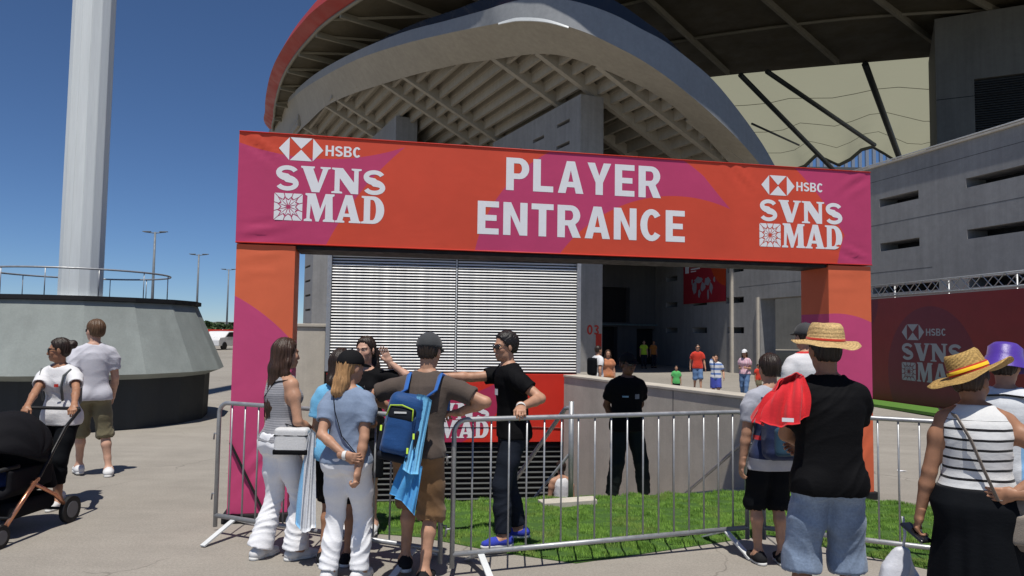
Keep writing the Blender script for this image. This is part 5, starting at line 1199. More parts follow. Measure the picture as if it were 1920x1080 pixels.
# ------------------------------------------------------------------ wardrobe
WHT = cm('white_denim', (.86, .86, .88), var=.04); WTEE = cm('white_cotton', (.72, .72, .73), var=.05); BLK = cm('black_cotton', (.007, .007, .008)); BLK2 = cm('black_twill', (.006, .007, .009))
GRYT = cm('pale_grey_tee', (.55, .55, .60), var=.05); TANKG = cm('grey_rib_tank', (.33, .33, .35), stripes=[(2, .016, .35, 0, (.22, .22, .24), .8, 1.6)]); BLUET = cm('faded_blue_tee', (.21, .27, .38)); BRWT = cm('brown_tee', (.085, .064, .052))
BRWS = cm('brown_shorts', (.19, .105, .048)); KHK = cm('khaki_shorts', (.17, .15, .09)); DNM = cm('light_denim', (.20, .26, .36), var=.22); DKD = cm('dark_denim', (.016, .02, .03)); NVY = cm('navy_cloth', (.016, .026, .075))
RED = cm('red_cloth', (.62, .022, .03)); REDS = cm('red_jersey', (.60, .045, .025)); SKYB = cm('sky_blue_cloth', (.16, .45, .70)); FLAG = cm('pale_blue_flag', (.22, .48, .74), stripes=[(0, .26, .36, .1, (.68, .70, .74), -1, 3)])
STRP = cm('striped_tank', (.70, .70, .69), stripes=[(2, .047, .25, .2, (.012, .012, .014), .4, 1.262)], var=.04); LBJ = cm('white_blue_jersey', (.68, .70, .72), stripes=[(0, .11, .45, .3, (.25, .47, .72), 0, 1.15)]); HOOP = cm('hooped_jersey', (.70, .71, .73), stripes=[(2, .15, .42, .3, (.13, .22, .48), .4, 1.5)])
GRN = cm('green_tee', (.10, .46, .13)); PNK = cm('pink_stripe_top', (.62, .34, .42), stripes=[(0, .05, .4, 0, (.7, .55, .6), 0, 2)]); ORG = cm('orange_cloth', (.45, .16, .03)); HIV = cm('hi_vis', (.42, .62, .04)); PURP = cm('purple_satin', (.085, .035, .33), rough=.35, spec=.5); BLUS = cm('blue_shorts', (.05, .07, .34)); JEAN = cm('blue_jeans', (.10, .18, .33), var=.2)
SHB = cm('blue_mesh_shoe', (.035, .055, .42)); SHW = cm('white_shoe', (.68, .68, .68), var=.05); SHK = cm('black_shoe', (.018, .018, .02)); SOLE = plain('white_rubber', (.66, .66, .64), .6, .08, 8); SOLK = plain('dark_sole', (.02, .02, .02), .7)
CAPK = cm('black_cap', (.012, .012, .013)); CAPG = cm('charcoal_cap', (.05, .052, .055)); GLS = plain('dark_lens', (.01, .01, .012), .15, .1, bst=0, spec=.7)
def straw(name, c):
    t = NT(name); a = t.noise(1, 3, .6, t.mapping((60, 60, 220))); b = t.noise(1, 3, .6, t.mapping((190, 190, 70))); o = t.xyz(); r_ = t.math('SQRT', t.math('ADD', t.math('MULTIPLY', o[0], o[0]), t.math('MULTIPLY', o[1], o[1]))); wv = t.math('SINE', t.math('MULTIPLY', t.math('ADD', r_, t.math('MULTIPLY', o[2], .8)), 480)); k = t.math('ADD', t.math('ADD', t.math('MULTIPLY', a, .5), t.math('MULTIPLY', b, .5)), t.math('MULTIPLY', wv, .07)); t.bump(k, .8, .008)
    return t.out(t.mix(1.0, c, t.ramp(k, .55, 1.3, .35, .65), 'MULTIPLY'), .7, 0, .25)
STRAW = straw('straw', (.56, .38, .17)); STRAW2 = straw('woven_straw', (.45, .285, .095)); YEL = cm('yellow_ribbon', (.80, .50, .02)); REDB = cm('red_ribbon', (.45, .03, .015))
NB = .0095
def at_person(loc, rz, H):
    def f(P): q = Matrix.Rotation(-rad(rz), 3, 'Z') @ (Vector(P)-Vector(loc)); return tuple(np.array(q)/(H/1.75))
    return f
G = lambda x, y: (gnd(x, y).x, gnd(x, y).y, 0)

# ---- left: woman pushing a stroller, man walking away
L0 = (-4.17, 6.85, 0); f = at_person(L0, 174, 1.545)
p = Person('woman in white tee and sunglasses with dark hair tied back pushing the black stroller', L0, 174, 1.545, 'f', 'tan', NB, lean=(0, .05), hands=(f((-3.80, 6.42, .93)), f((-4.22, 6.42, .93))), elbow=((-.8, -.6, -.3), (.8, -.6, -.3)), head=(-58, -4, 0), curl=(1.1, 1.1), palm=((0, -.3, -1), (0, -.3, -1)), feet=((-.09, .10), (.12, -.16, .02)), fat=1.08)
p.top(WTEE, .84, .02, .66, .074); p.bottom(BLK2, .80, .90, (.103, .078, .06), amp=.003); p.shoes(SHW, SOLE); p.hair('dark', 'bun'); p.glasses(GLS)
p.patch(1.26, -.07, .035, .03, cm('red_crest', (.5, .03, .02)), e=.062)
b = MB()
bp = empty('backpack', p.loc, p.rz, 'grey strapped backpack worn by the woman pushing the stroller', 'backpack')
for sg in (-1, 1): MB().tube([p.surf(sg*35, 1.10, .045), p.surf(sg*32, 1.25, .075), p.surf(sg*38, 1.36, .05), p.surf(sg*60, 1.415, .05), p.surf(sg*140, 1.38, .03)], .017, 6, sq=.4).build('strap', cm('grey_strap', (.12, .13, .13)), bp)
g = Grid((-.2, -.4, .8), (.2, 0, 1.4), .012); g.rbox((0.03, -.17, 1.06), (.085, .06, .17), None, .05); sdf_obj('pack', g, cm('grey_strap', (.12, .13, .13)), bp)
L0 = (-4.63, 8.15, 0)
p = Person('man in pale grey tee and khaki shorts walking away past the plinth', L0, 34, 1.73, 'm', 'light', NB, feet=((-.08, .22, .0), (.19, -.06)), head=(28, 2, 0), elbow=((-.3, -1, 0), (.3, -1, 0)), hands=((-.22, -.10, .86), (.22, .16, .88)), fat=.90)
p.top(GRYT, .85, .018, .66, .07); p.bottom(KHK, .55, .92, (.096, .086, .08), .09); p.shoes(SHW, SOLE); p.hair('lightbrown', 'short', vol=.016); p.glasses(GLS, 'eyeglasses')
L0 = (-4.42, 6.05, 0)
p = Person('person in red at the very left edge of the picture', L0, 120, 1.6, 'm', 'tan', .013); p.top(RED, .85); p.bottom(BLK, .5, .92, (.099, .093, .085)); p.shoes(SHW, SOLE); p.hair('dark')

def stroller():
    t = empty('baby_stroller', (-4.02, 5.92, 0), rad(176), 'black baby stroller with big folding canopy and copper frame at lower left', 'stroller')
    fm = plain('black_frame', (.015, .015, .016), .4, metal=.3); cop = plain('copper_tube', (.60, .27, .16), .28, .1, 6, bst=0, metal=.8)
    g = Grid((-.36, -.5, .3), (.36, .55, 1.15), .011); g.ell((0, .02, .62), (.285, .40, .345), None, 0); g.cut((0, .12, .62), (0, .35, -1)); g.ell((0, .10, .52), (.255, .40, .335), None, .0, 'sub'); g.cut((0, .33, .6), (0, 1, -.2))
    def ribs(P): a = np.arctan2(P[:, 2]-.62, P[:, 1]-.02); return .008*np.abs(np.sin(a*4.2))-.004+.003*np.sin(P[:, 0]*40+a*9)
    sdf_obj('canopy', g, cm('stroller_fabric', (.011, .011, .013)), t, 1, ribs)
    g = Grid((-.32, -.45, .2), (.32, .5, .85), .011); g.rbox((0, -.22, .56), (.20, .035, .28), np.array(Matrix.Rotation(rad(-22), 3, 'X')), .03); g.rbox((0, .05, .36), (.20, .22, .04), None, .035, .03)
    for sg in (-1, 1): g.rbox((sg*.20, .0, .45), (.022, .24, .09), None, .02, .02)
    g.cone((0, .27, .36), (0, .36, .22), .05, .04, .03, sq=((1, 0, 0), 3.2)); sdf_obj('seat', g, cm('stroller_fabric', (.011, .011, .013)), t)
    for sg in (-1, 1):
        MB().tube([(sg*.24, -.50, .92), (sg*.25, -.32, .80), (sg*.27, -.02, .46), (sg*.28, .30, .20)], .014, 8).build('side_tube', fm, t)
        MB().tube([(sg*.27, .0, .44), (sg*.285, .14, .34), (sg*.285, .34, .15)], .017, 8).build('front_leg', cop, t); MB().tube([(sg*.26, .06, .42), (sg*.28, -.18, .28), (sg*.29, -.36, .12)], .016, 8).build('rear_leg', cop, t)
        for y, r in ((.40, .085), (-.38, .11)):
            w_ = MB(); w_.tube([(sg*.285-.022, y, r), (sg*.285+.022, y, r)], r, 22); o = w_.build('wheel', M['black'], t); MB().tube([(sg*.285-.026, y, r), (sg*.285+.026, y, r)], r*.62, 16).build('hub', plain('wheel_hub', (.11, .11, .12), .4) if 'hub' not in CL else CL['hub'], o)
        MB().tube([(sg*.285, .34, .15), (sg*.285, .39, .17), (sg*.285, .40, .085)], .013, 6).build('fork', fm, t)
    MB().tube([(-.24, -.50, .92), (-.22, -.53, .935), (.22, -.53, .935), (.24, -.50, .92)], .016, 8).build('handle', M['black'], t)
    MB().tube([(-.285, .30, .20), (.285, .30, .20)], .012, 6).build('crossbar', fm, t); MB().tube([(-.29, -.36, .12), (.29, -.36, .12)], .012, 6).build('axle', fm, t)
    g = Grid((-.3, -.4, .1), (.3, .35, .36), .012); g.rbox((0, -.05, .22), (.22, .26, .075), None, .05); g.rbox((0, -.05, .30), (.19, .23, .07), None, .04, 0, 'sub'); sdf_obj('basket', g, cm('stroller_fabric', (.011, .011, .013)), t)
    MB().tube([(-.21, .14, .56), (-.18, .30, .55), (.18, .30, .55), (.21, .14, .56)], .018, 8).build('bumper_bar', M['black'], t)
    bb = empty('blanket', (-4.02, 5.92, 0), rad(176), 'blue blanket tucked on the seat of the stroller', 'blanket'); g = Grid((-.2, -.1, .3), (.2, .4, .6), .012); g.ell((0, .08, .42), (.15, .2, .06), None, 0); g.ell((.05, .14, .45), (.09, .1, .05), None, .03); sdf_obj('cloth', g, cm('navy_blanket', (.03, .05, .14)), bb, 1, lambda P: .006*np.sin(P[:, 0]*60+P[:, 1]*30))
stroller()

# ---- the group at the left barrier
L0 = (-1.66, 5.36, 0); f = at_person(L0, -42, 1.59)
p = Person('woman with very long brown hair in grey tank top and white flared jeans', L0, -42, 1.59, 'f', 'mid', NB, feet=((-.13, -.08), (.10, .10)), hands=(None, (.16, .22, .98)), elbow=(None, (.5, -1, -.2)), head=(-8, -2, 0), toes=(12, -14))
p.top(TANKG, .93, .010, 0, tank=True, amp=.002); p.bottom(WHT, 1.0, 1.0, (.098, .066, .062), .105, amp=.009, kz=52); p.shoes(SHW, SOLE); p.hair('brown', 'long', .60)
b = MB(); b.lathe([(.145*p.S, .99*p.S), (.147*p.S, 1.03*p.S), (.135*p.S, 1.03*p.S)], 40, ex=1.03, ey=.78); b.build('belt', BLK, p.root)
bag = empty('shoulder_bag', p.loc, p.rz, 'white and black box bag on the hip of the long haired woman', 'bag')
c = p.w2l(dep(548, 825, 5.2))*p.S; R_ = np.array(Matrix.Rotation(rad(42), 3, 'Z')); g = Grid(c-.2, c+.2, .008); g.rbox(c, (.118, .05, .088), R_, .022); sdf_obj('bag_body', g, cm('white_leather', (.62, .62, .62), rough=.45), bag)
for dz, hz_, e, mt in ((-.078, .018, .004, BLK), (.035, .005, .003, BLK)): g = Grid(c-.2, c+.2, .007); g.rbox(c+[0, 0, dz], (.118+e, .05+e, hz_), R_, .005); sdf_obj('trim', g, mt, bag, 0)
MB().tube([Vector(c)+Vector((.05, .03, .08)), p.surf(-150, 1.12, .02), p.surf(-165, 1.28, .02), p.surf(160, 1.40, .02), p.surf(110, 1.42, .03)], .006, 6, sq=.5).build('strap', BLK, bag)
FL = empty('flag', (-1.41, 5.13, 0), 0, 'pale blue and white flag hanging down between the two women in white jeans', 'flag')
drape('cloth', [(.0, .02, .90), (.02, .03, .96), (.05, .04, .93)], [(-.065, .03, .30), (-.01, .0, .25), (.07, .04, .28)], 2.5, .022, FLAG, FL, seed=2, belly=.02)
L0 = (-1.085, 4.90, 0)
p = Person('blonde woman in black cap and faded blue tee with one arm folded behind her back', L0, -10, 1.51, 'f', 'mid', .0085, feet=((-.12, .0), (.11, .05)), hands=((.07, -.185, .985), (.155, -.17, .775)), elbow=((-1, -.25, -.2), (.7, -.5, 0)), head=(-32, -6, 0), curl=(.9, 1.5), palm=((0, 1, 0), (-1, .2, 0)), hdir=((.95, 0, -.15), None), pelvis=(.015, 0, 0), fat=1.02)
p.top(BLUET, .90, .014, .62, .066, amp=.005); p.bottom(WHT, 1.0, .955, (.100, .071, .062), .075, amp=.009, kz=46); p.shoes(SHW, SOLE); p.cap(CAPK, 0); p.hair('blonde', 'long', .13, vol=.006, side=False, wide=1.2)
MB().tube([p.surf(-150, 1.42, .04), p.surf(-165, 1.30, .034), p.surf(178, 1.12, .034), p.surf(140, .97, .04)], .006, 6, sq=.5).build('bag_strap', BLK, p.root)
MB().lathe([(.029, -.012), (.031, 0), (.029, .012)], 20, Vector(p.wri[0])*p.S, M=Matrix.Rotation(rad(90), 3, 'Y')).build('bracelet', SOLE, p.root)
L0 = (-1.22, 5.27, 0); f = at_person(L0, -6, 1.55)
p = Person('dark haired fan in pale blue shirt behind the blonde woman in the cap', L0, -6, 1.52, 'f', 'tan', .0105, hands=(None, (.12, .27, 1.26)), elbow=(None, (.6, -.2, -1)), curl=(.5, 1.0), head=(-12, 0, 0))
p.top(SKYB, .84, .022, .7, .078); p.bottom(BLK, .48, .92, (.105, .095, .09), .098); p.shoes(SHK, SOLE); p.hair('dark', 'long', .05)
w_ = p.l2w(p.wri[1]+p.hd[1]*.09); ph = empty('phone', w_+Vector((0, -.02, .02)), rad(-10), 'black phone held up by the fan in pale blue', 'phone'); g = Grid((-.07, -.03, -.1), (.07, .03, .1), .005); g.rbox((0, 0, 0), (.037, .008, .076), None, .007); sdf_obj('phone_body', g, GLS, ph, 0)
L0 = (-1.19, 6.02, .03); f = at_person(L0, 178, 1.58)
p = Person('staff woman in black tee raising one hand behind the left barrier', L0, 178, 1.575, 'f', 'light', .0095, hands=(f((-.985, 5.95, 1.40)), f((-1.26, 5.78, .98))), elbow=((-1, -.1, -.9), (.5, -1, -.3)), hdir=((.45, .15, 1), None), palm=((0, 1, .1), None), curl=(.15, .7), head=(-16, -2, 0))
p.top(BLK, .84, .018, .62, .068); p.bottom(BLK2, .50, .92, (.099, .094, .088), .10); p.shoes(SHW, SOLE); p.hair('dark', 'pony', .2); p.patch(1.20, -.07, .085, .045, M['white_print'], e=.07, name='name_label')
# ---- man with backpack
L0 = (-.60, 4.95, 0); f = at_person(L0, -8, 1.64)
p = Person('man in charcoal cap and brown tee with blue backpack leaning on the barrier ends', L0, -8, 1.64, 'm', 'mid', .0085, lean=(.035, .06), pelvis=(-.01, -.02, -.01), feet=((-.13, .13, .03), (.07, -.09)), hands=(f((-.84, 5.235, 1.10)), f((-.36, 5.01, 1.10))), elbow=((-1, -.5, .1), (1, -.25, .05)), head=(-6, -12, 0), curl=(1.0, 1.1), palm=((.2, 0, -1), (-.2, 0, -1)), hdir=((.5, .9, -.1), (-.9, .4, -.1)), toes=(20, -5))
p.top(BRWT, .885, .02, .68, .074, amp=.005); p.bottom(BRWS, .535, .93, (.103, .096, .092), .102, amp=.006); p.shoes(SHK, SOLE); p.hair('dark', 'short', vol=.006); p.cap(CAPG, 0)
bp = empty('backpack', p.loc, p.rz, 'blue and black backpack worn by the man in the brown tee', 'backpack'); S = p.S
BK = cm('pack_blue', (.012, .060, .19), rough=.6); BD = cm('pack_black', (.014, .016, .022), rough=.6); R_ = np.array(Matrix.Rotation(rad(-8), 3, 'X') @ Matrix.Rotation(rad(10), 3, 'Y'))
c = np.array([-.06, -.235, 1.11]); g = Grid(c-.34, c+.34, .0095); g.rbox(c, (.130, .080, .225), R_, .065, 0); sdf_obj('main_bag', g, BK, bp, 1, lambda P: creases(P, .004, 3, 30)).scale = (S, S, S)
g = Grid(c-.34, c+.34, .0095); g.rbox(c+R_ @ [0, -.085, -.04], (.100, .045, .145), R_, .045); sdf_obj('front_pocket', g, BK, bp, 1, lambda P: creases(P, .003, 5, 30)).scale = (S,)*3
g = Grid(c-.34, c+.34, .0095); g.rbox(c+R_ @ [0, -.092, .082], (.092, .044, .050), R_, .03); sdf_obj('top_pocket', g, BD, bp).scale = (S,)*3
for sg in (-1, 1): g = Grid(c-.36, c+.36, .0095); g.rbox(c+R_ @ [sg*.118, 0, -.10], (.028, .06, .10), R_, .028); sdf_obj('side_pocket', g, BD, bp).scale = (S,)*3
g = Grid(c-.36, c+.36, .0095); g.rbox(c+R_ @ [0, .0, -.212], (.122, .08, .03), R_, .028); sdf_obj('base', g, BD, bp).scale = (S,)*3
def bpt(x, y, z): return Vector(c+R_ @ np.array([x, y, z]))*S
LIM = cm('lime_zip', (.40, .58, .05)); MB().tube([bpt(-.092, -.136, .05), bpt(-.08, -.136, .123), bpt(0, -.138, .138), bpt(.08, -.136, .123), bpt(.092, -.136, .05)], .005, 6).build('zip', LIM, bp)
for x, z in ((-.118, -.02), (.115, -.03), (.095, -.13)): MB().beam(bpt(x, -.115, z), bpt(x+.012, -.135, z-.035), .012, .006).build('zip_pull', LIM, bp)
b = MB(); b.box(bpt(0, -.141, .088), (.085*S, .004, .012*S)); b.build('maker_mark', SOLE, bp)
for x0, a in ((-.085, -25), (.095, 30)):
    MB().tube([bpt(x0, .06, .22), p.surf(180-a, 1.36, .06), p.surf(180-a*1.6, 1.46, .065), p.surf(a*1.5, 1.42, .05), p.surf(a*2, 1.2, .04)], .026, 8, sq=.35).build('shoulder_strap', cm('strap_blue', (.03, .13, .42)), bp)
JK = empty('jacket', p.loc, p.rz, 'sky blue jacket tied to the right side of the blue backpack', 'jacket')
drape('sleeve', [bpt(.06, -.06, .23), bpt(.11, -.05, .235), bpt(.165, -.03, .21)], [bpt(.09, -.10, -.27), bpt(.15, -.11, -.29), bpt(.20, -.05, -.28)], 2, .020, SKYB, JK, .016, seed=4, belly=.035)
drape('body_cloth', [bpt(.06, .02, -.22), bpt(.13, -.06, -.24), bpt(.20, -.03, -.23)], [bpt(.03, .02, -.46), bpt(.12, -.07, -.47), bpt(.22, -.03, -.55)], 2, .02, cm('sky_blue_cloth2', (.07, .30, .60)), JK, .014, seed=6)
# ---- staff man behind the middle barrier
L0 = (.02, 5.72, .05); f = at_person(L0, 104, 1.61)
p = Person('man in black tee and sunglasses with blue trainers resting a hand on the barrier rail', L0, 104, 1.61, 'm', 'mid', .0085, lean=(-.03, .05), feet=((-.13, .10), (.10, -.10)), hands=(f((.075, 5.255, 1.12)), f((-.66, 5.70, 1.30))), elbow=((-.3, -1, -.5), (.2, -.5, -1)), head=(14, -4, 0), curl=(1.1, .4), palm=((0, 0, -1), (0, 0, -1)), hdir=((-.9, .2, -.3), None), toes=(10, -10))
p.top(BLK, .86, .02, .60, .072); p.bottom(DKD, .97, .93, (.106, .076, .062), .068, amp=.005); p.shoes(SHB, SOLE); p.hair('black', 'curly', vol=.014); p.glasses(GLS)
p.patch(1.245, -.07, .055, .05, M['white_print'], e=.03); MB().lathe([(.034, -.014), (.036, 0), (.034, .014)], 20, Vector(p.wri[0])*p.S, M=Vector(p.hd[0]).to_track_quat('Z', 'Y').to_matrix()).build('wristband', SOLE, p.root)
# ---- security guard on the stairs
p = Person('security guard all in black with cap standing at the top of the stairs', (1.27, 8.02, -.17), 192, 1.61, 'm', 'dark', .0105, feet=((-.22, 0), (.20, .03)), hands=((-.08, -.17, .93), (.08, -.19, .91)), elbow=((-1, -.5, 0), (1, -.5, 0)), head=(12, -2, 0), curl=(.8, .8), fat=1.06)
p.top(BLK, .84, .024, .66, .08); p.bottom(cm('black_green_twill', (.014, .020, .019)), .97, .92, (.102, .084, .07), .076); p.shoes(SHK, SOLK); p.cap(CAPK, 0); p.hair('black'); p.glasses(GLS)
p.patch(1.25, .07, .07, .018, cm('pale_blue_mark', (.3, .45, .55)), e=.03); p.patch(1.25, -.075, .06, .055, cm('grey_badge', (.25, .25, .27)), e=.03, name='badge')
# ---- right: boy, man in straw hat, onlookers
L0 = (1.91, 5.40, 0)
p = Person('boy in navy and white jersey with black shorts beside the straw hat man', L0, 6, 1.52, 'm', 'mid', .0095, feet=((-.10, .04), (.09, 0)), fat=.88)
JB = cm('navy_white_jersey', (.40, .41, .46), stripes=[(2, .5, .5, .46, (.016, .026, .075), .0, 1.02), (2, .06, 1, 0, (.5, .02, .03), .90, .93)]); p.top(JB, .78, .016, .7, .066); p.bottom(BLK2, .52, .86, (.098, .09, .085), .09); p.shoes(SHK, SOLE); p.hair('dark', 'short', vol=.014)
bp = empty('backpack', p.loc, p.rz, 'navy backpack worn by the boy beside the straw hat man', 'backpack'); g = Grid((-.25, -.45, .6), (.25, 0, 1.3), .0095); g.rbox((0, -.20, .98), (.15, .085, .20), None, .06); sdf_obj('main_bag', g, NVY, bp, 1, lambda P: creases(P, .004, 8, 28)); g = Grid((-.25, -.45, .6), (.25, 0, 1.3), .0095); g.rbox((0, -.285, .92), (.11, .035, .10), None, .03); sdf_obj('front_pocket', g, cm('pack_teal', (.02, .06, .10)), bp)
for sg in (-1, 1): MB().tube([(sg*.08, -.14, 1.16), p.surf(180-sg*30, 1.38, .05), p.surf(sg*40, 1.40, .05), p.surf(sg*45, 1.2, .045)], .02, 6, sq=.4).build('shoulder_strap', NVY, bp)
L0 = (1.70, 3.95, 0)
p = Person('man in black polo and straw hat with denim shorts seen from behind', L0, -4, 1.70, 'm', 'tan', .0075, feet=((-.15, 0), (.15, .02)), hands=((.04, .25, 1.05), (-.02, .28, 1.07)), elbow=((-1, .0, -.25), (1, .0, -.25)), head=(0, -3, 0), curl=(.9, .9), palm=((0, -1, 0), (0, -1, 0)), fat=1.02)
p.top(BLK, .845, .020, .62, .076, collar=True, amp=.005); p.bottom(DNM, .60, .92, (.101, .096, .094), .100, amp=.009, kz=30); p.shoes(SHK, SOLE); p.hair('black', 'short', vol=.008); p.straw_hat(STRAW, REDB, None, (6, 2), .176, .105, .012)
JK = empty('jacket', p.loc, p.rz, 'bright red jacket slung over the left shoulder of the man in black polo', 'jacket'); S = p.S
sh = Vector(p.sh[0])*S
k_ = 1.0
drape('back_panel', [(-.15, -.085, 1.445), (-.19, -.11, 1.43), (-.255, -.10, 1.39), (-.30, -.06, 1.35)], [(-.17, -.150, 1.235), (-.22, -.185, 1.195), (-.33, -.155, 1.185), (-.41, -.09, 1.20)], 2.6, .026, RED, JK, .010, seed=9, belly=.02)
drape('front_panel', [(-.15, -.08, 1.446), (-.17, -.02, 1.455), (-.23, .02, 1.42), (-.30, -.06, 1.352)], [(-.10, .10, 1.30), (-.20, .14, 1.25), (-.33, .10, 1.22), (-.435, -.085, 1.205)], 2, .014, RED, JK, .010, seed=3)
MB().add([(-.30, -.212, 1.215), (-.245, -.226, 1.215), (-.245, -.226, 1.235), (-.30, -.212, 1.235)], [(0, 1, 2, 3)]).build('print', M['white_print'], JK)
p = Person('man in grey cap and white top with red collar hidden behind the straw hat man', (2.80, 6.95, .03), 15, 1.74, 'm', 'mid', .012); p.top(cm('white_red_top', (.68, .67, .68), stripes=[(2, 1, .30, .54, (.55, .03, .03), 1.40, 2)]), .84, .022, .66, .078, collar=True); p.bottom(BLK2, .95, .92); p.shoes(SHK, SOLE); p.hair('dark'); p.cap(CAPG)
L0 = (2.27, 3.60, 0)
p = Person('woman in black and white striped tank and straw hat with yellow ribbon, hand on hip', L0, -16, 1.585, 'f', 'tan', .0075, feet=((-.10, 0), (.10, .03)), hands=((-.27, .04, .84), (.115, -.175, 1.035)), elbow=((-.5, -1, 0), (1, -.12, .12)), head=(-44, -16, -6), curl=(1.0, .5), palm=((1, 0, 0), (0, 1, 0)), hdir=(None, (-1, .1, -.1)), fat=1.17, twist=-4, hdrop=.04)
p.top(STRP, .985, .014, 0, tank=True, neck=.062, amp=.003, name='tank_top'); p.skirt(BLK2, .92, 1.03, .27, 'long_skirt'); p.shoes(SHK, SOLK); p.hair('brown', 'short', vol=.014); p.straw_hat(STRAW2, REDB, YEL, (26, -14), .212, .125, .03)
bag = empty('crossbody_bag', p.loc, p.rz, 'taupe crossbody bag hanging at the right hip of the striped tank woman', 'bag'); S = p.S; c = np.array([.215, -.125, .80]); R_ = np.array(Matrix.Rotation(rad(-32), 3, 'Z') @ Matrix.Rotation(rad(-8), 3, 'Y'))
TAU = cm('taupe_leather', (.21, .175, .145), rough=.5); g = Grid(c-.28, c+.28, .0085); g.rbox(c, (.145, .055, .125), R_, .05); sdf_obj('bag_body', g, TAU, bag, 1, lambda P: creases(P, .006, 21, 24)); g = Grid(c-.28, c+.28, .0085); g.rbox(c+R_ @ [-.04, -.055, -.02], (.075, .018, .07), R_, .016); sdf_obj('pocket', g, cm('taupe_light', (.27, .23, .19), rough=.5), bag)
MB().tube([Vector(c)+Vector((-.10, .03, .10)), p.surf(170, 1.0, .05), p.surf(184, 1.15, .036), p.surf(200, 1.30, .036), p.surf(218, 1.41, .040), p.surf(300, 1.43, .045), p.surf(20, 1.2, .07), p.surf(75, .95, .06), Vector(c)+Vector((.10, .03, .10))], .012, 8, sq=.4).build('strap', TAU, bag)
q = p.l2w(p.wri[0]+p.hd[0]*.10); ph = empty('phone', q, rad(20), 'dark phone in the lowered left hand of the striped tank woman', 'phone'); g = Grid((-.06, -.09, -.06), (.06, .09, .06), .005); g.rbox((0, 0, 0), (.036, .072, .008), np.array(Matrix.Rotation(rad(25), 3, 'X')), .006); sdf_obj('phone_body', g, GLS, ph, 0)
pb = empty('plastic_bag', (2.06, 3.95, .34), 0, 'white plastic carrier bag at the bottom edge beside the black skirt', 'bag'); g = Grid((-.25, -.2, -.35), (.25, .2, .3), .0095); g.loft([(-.30, .13, .08, 0, 0), (-.1, .14, .085, 0, 0), (.10, .09, .05, .01, 0), (.2, .03, .02, .03, 0)], .02)
sdf_obj('bag_body', g, cm('white_plastic', (.62, .63, .68), rough=.35, spec=.5), pb, 1, lambda P: creases(P, .014, 17, 16)); MB().tube([(.03, 0, .18), (.045, .0, .27), (.04, .01, .36)], .008, 6).build('handle', CL['white_plastic'], pb)
L0 = (3.03, 4.50, 0)
p = Person('fan in purple satin bucket hat and white jersey behind the striped tank woman', L0, -38, 1.60, 'm', 'mid', .0095, hands=((-.18, .20, .95), None), head=(-12, -6, 0))
p.top(LBJ, .80, .024, .70, .082); p.bottom(cm('purple_trousers', (.09, .045, .30)), .97, .90, (.11, .09, .08), .09); p.shoes(SHW, SOLE); p.hair('dark', 'short')
Mx = Matrix(p.HR) @ Matrix.Rotation(rad(-6), 3, 'X'); b = MB(); b.lathe([(.150*p.S, -.055*p.S), (.104*p.S, .035*p.S), (.100*p.S, .09*p.S), (.07*p.S, .118*p.S), (0, .122*p.S)], 40, Vector(p.hp(0, -.012, .035))*p.S, M=Mx, ey=1.12); b.lathe([(.150*p.S, -.055*p.S), (.098*p.S, .03*p.S), (.06*p.S, .1*p.S)], 40, Vector(p.hp(0, -.012, .033))*p.S, M=Mx, ey=1.12); b.build('bucket_hat', PURP, p.root)
MB().tube([p.surf(180, 1.44, .03), p.surf(215, 1.43, .045), p.surf(262, 1.40, .06)], .014, 6, sq=.4).build('shoulder_trim', BLK, p.root); MB().tube([p.surf(180, 1.44, .03), p.surf(145, 1.43, .045), p.surf(98, 1.40, .06)], .014, 6, sq=.4).build('shoulder_trim', BLK, p.root)

# ---- child on the stairs and people across the plaza
p = Person('child in white top going down the sunken stairs', (.66, 9.42, -1.19), 10, 1.22, 'm', 'mid', .012, fat=.85); p.top(WTEE, .82, .012, 0, tank=True); p.bottom(BLK, .5, .9, (.099, .093, .085)); p.shoes(SHW, SOLE); p.hair('dark')
GP = 'people crossing the far plaza'
def far(label, px, ytop, H, rz, sex, tone, D=None, **kw):
    x, y = proj(dep(px, 600, 1000)); hor = 623.4+(px-960)*.0137
    if D is None: D = (CAM_H+.45-H)*FOCAL/(ytop-hor)
    q = dep(px, 640, D); return Person(label, (q.x, q.y, gz(q.x, q.y)), rz, H, sex, tone, .017, GP, **kw)
walk = dict(feet=((-.08, .2), (.09, -.16, .02)), hands=((-.26, .12, .86), (.26, -.1, .86)))
p = far('small child in green tee holding hands on the far plaza', 1268, 685, 1.10, 170, 'm', 'mid', hands=(None, None)); p.top(GRN, .82, .03, .7, .085); p.bottom(BLK, .5, .9, (.11, .105, .1)); p.shoes(SHW, SOLE); p.hair('dark')
p = far('man in red jersey and denim shorts walking on the far plaza', 1308, 645, 1.76, 176, 'm', 'mid', **walk); p.top(REDS, .84, .026, .68, .08); p.bottom(JEAN, .52, .92, (.100, .095, .092)); p.shoes(SHW, SOLE); p.hair('black'); p.glasses(GLS)
p = far('boy in white and blue hooped jersey and blue shorts on the far plaza', 1342, 664, 1.50, 168, 'm', 'mid', feet=((-.08, .2), (.09, -.16, .02)), hands=((-.28, .1, .9), (.05, .2, 1.52))); p.top(HOOP, .82, .028, .68, .085); p.bottom(BLUS, .48, .9, (.115, .11, .1), .12); p.shoes(SHW, SOLE); p.hair('black')
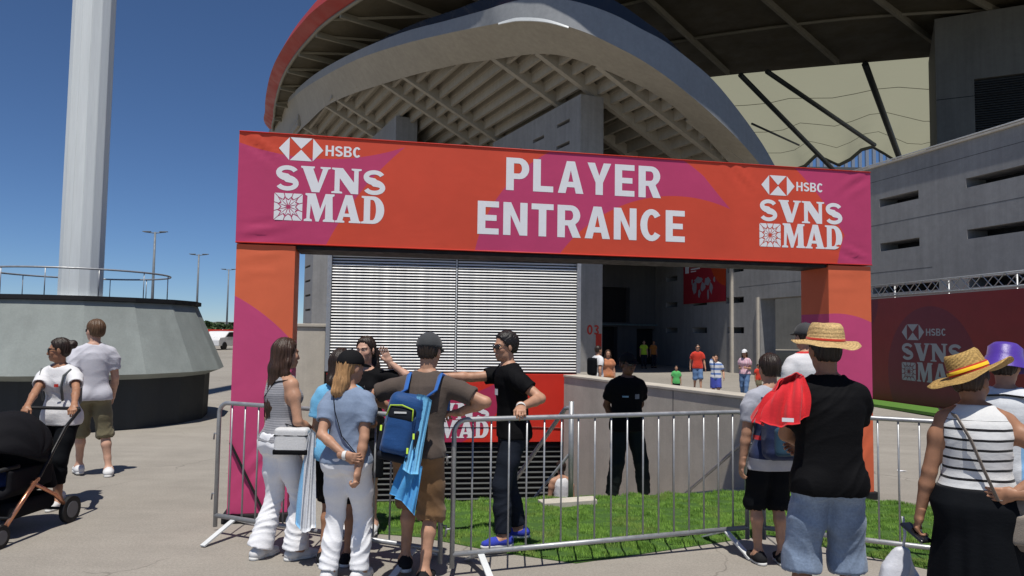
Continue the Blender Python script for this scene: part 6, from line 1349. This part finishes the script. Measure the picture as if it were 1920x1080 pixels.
p = far('woman in white cap pink top and jeans walking on the far plaza', 1396, 655, 1.65, 150, 'f', 'mid', feet=((-.08, .2), (.09, -.16, .02)), hands=((-.1, .22, 1.12), (.1, .2, 1.1))); p.top(PNK, .9, .018, .62, .07); p.bottom(JEAN, .95, .96, (.1, .075, .06)); p.shoes(SHW, SOLE); p.hair('brown', 'long', .1); p.cap(WTEE)
p = far('small child in red by the boy with the navy backpack', 1421, 682, 1.08, 200, 'm', 'tan'); p.top(REDS, .8, .03, .7, .085); p.bottom(KHK, .5, .9, (.11, .105, .1)); p.shoes(SHW, SOLE); p.hair('dark')
p = far('man in white tee and blue shorts with black backpack by the tower numbered 03', 1121, 650, 1.74, -60, 'm', 'mid', **walk); p.top(WTEE, .84, .026, .68, .08); p.bottom(BLUS, .48, .92, (.112, .105, .1), .115); p.shoes(SHW, SOLE); p.hair('dark')
bp = empty('backpack', p.loc, p.rz, 'black backpack on the far man in white tee', 'backpack'); g = Grid((-.25, -.5, .8), (.25, 0, 1.6), .016); g.rbox((0, -.19, 1.17), (.16, .09, .24), None, .07); sdf_obj('main_bag', g, BLK2, bp); [MB().tube([(s_*.09, -.15, 1.38), p.surf(s_*40, 1.4, .05), p.surf(s_*42, 1.2, .045)], .02, 6).build('shoulder_strap', BLK2, bp) for s_ in (-1, 1)]
p = far('woman in orange trousers facing us beside the tower numbered 03', 1140, 655, 1.64, 180, 'f', 'mid'); p.top(cm('peach_top', (.5, .2, .1)), .9, .016, .5, .066); p.bottom(ORG, .93, .98, (.104, .085, .09), .1); p.shoes(SHW, SOLE); p.hair('brown', 'long', .1)
p = far('steward in hi vis vest standing in the shade of the far doorway', 1207, 652, 1.74, 185, 'm', 'mid', D=45); p.top(HIV, .86, .026, .5, .075); p.bottom(DKD, .95, .92); p.shoes(SHK, SOLK); p.hair('dark')
p = far('person in orange top in the shade of the far doorway', 1225, 652, 1.72, 200, 'm', 'tan', D=46); p.top(ORG, .86, .026, .66, .078); p.bottom(DKD, .95, .92); p.shoes(SHK, SOLK); p.hair('dark')

q = gnd(1690, 884); o = MB().add([(-.05, -.02, .004), (.06, -.03, .012), (.05, .03, .006), (-.04, .03, .016)], [(0, 1, 2), (0, 2, 3)]).build('paper_scrap', M['white_print']); o.location = (q.x, q.y, 0)
tag(o, 'small white paper scrap on the paving right of the arch leg', 'litter')
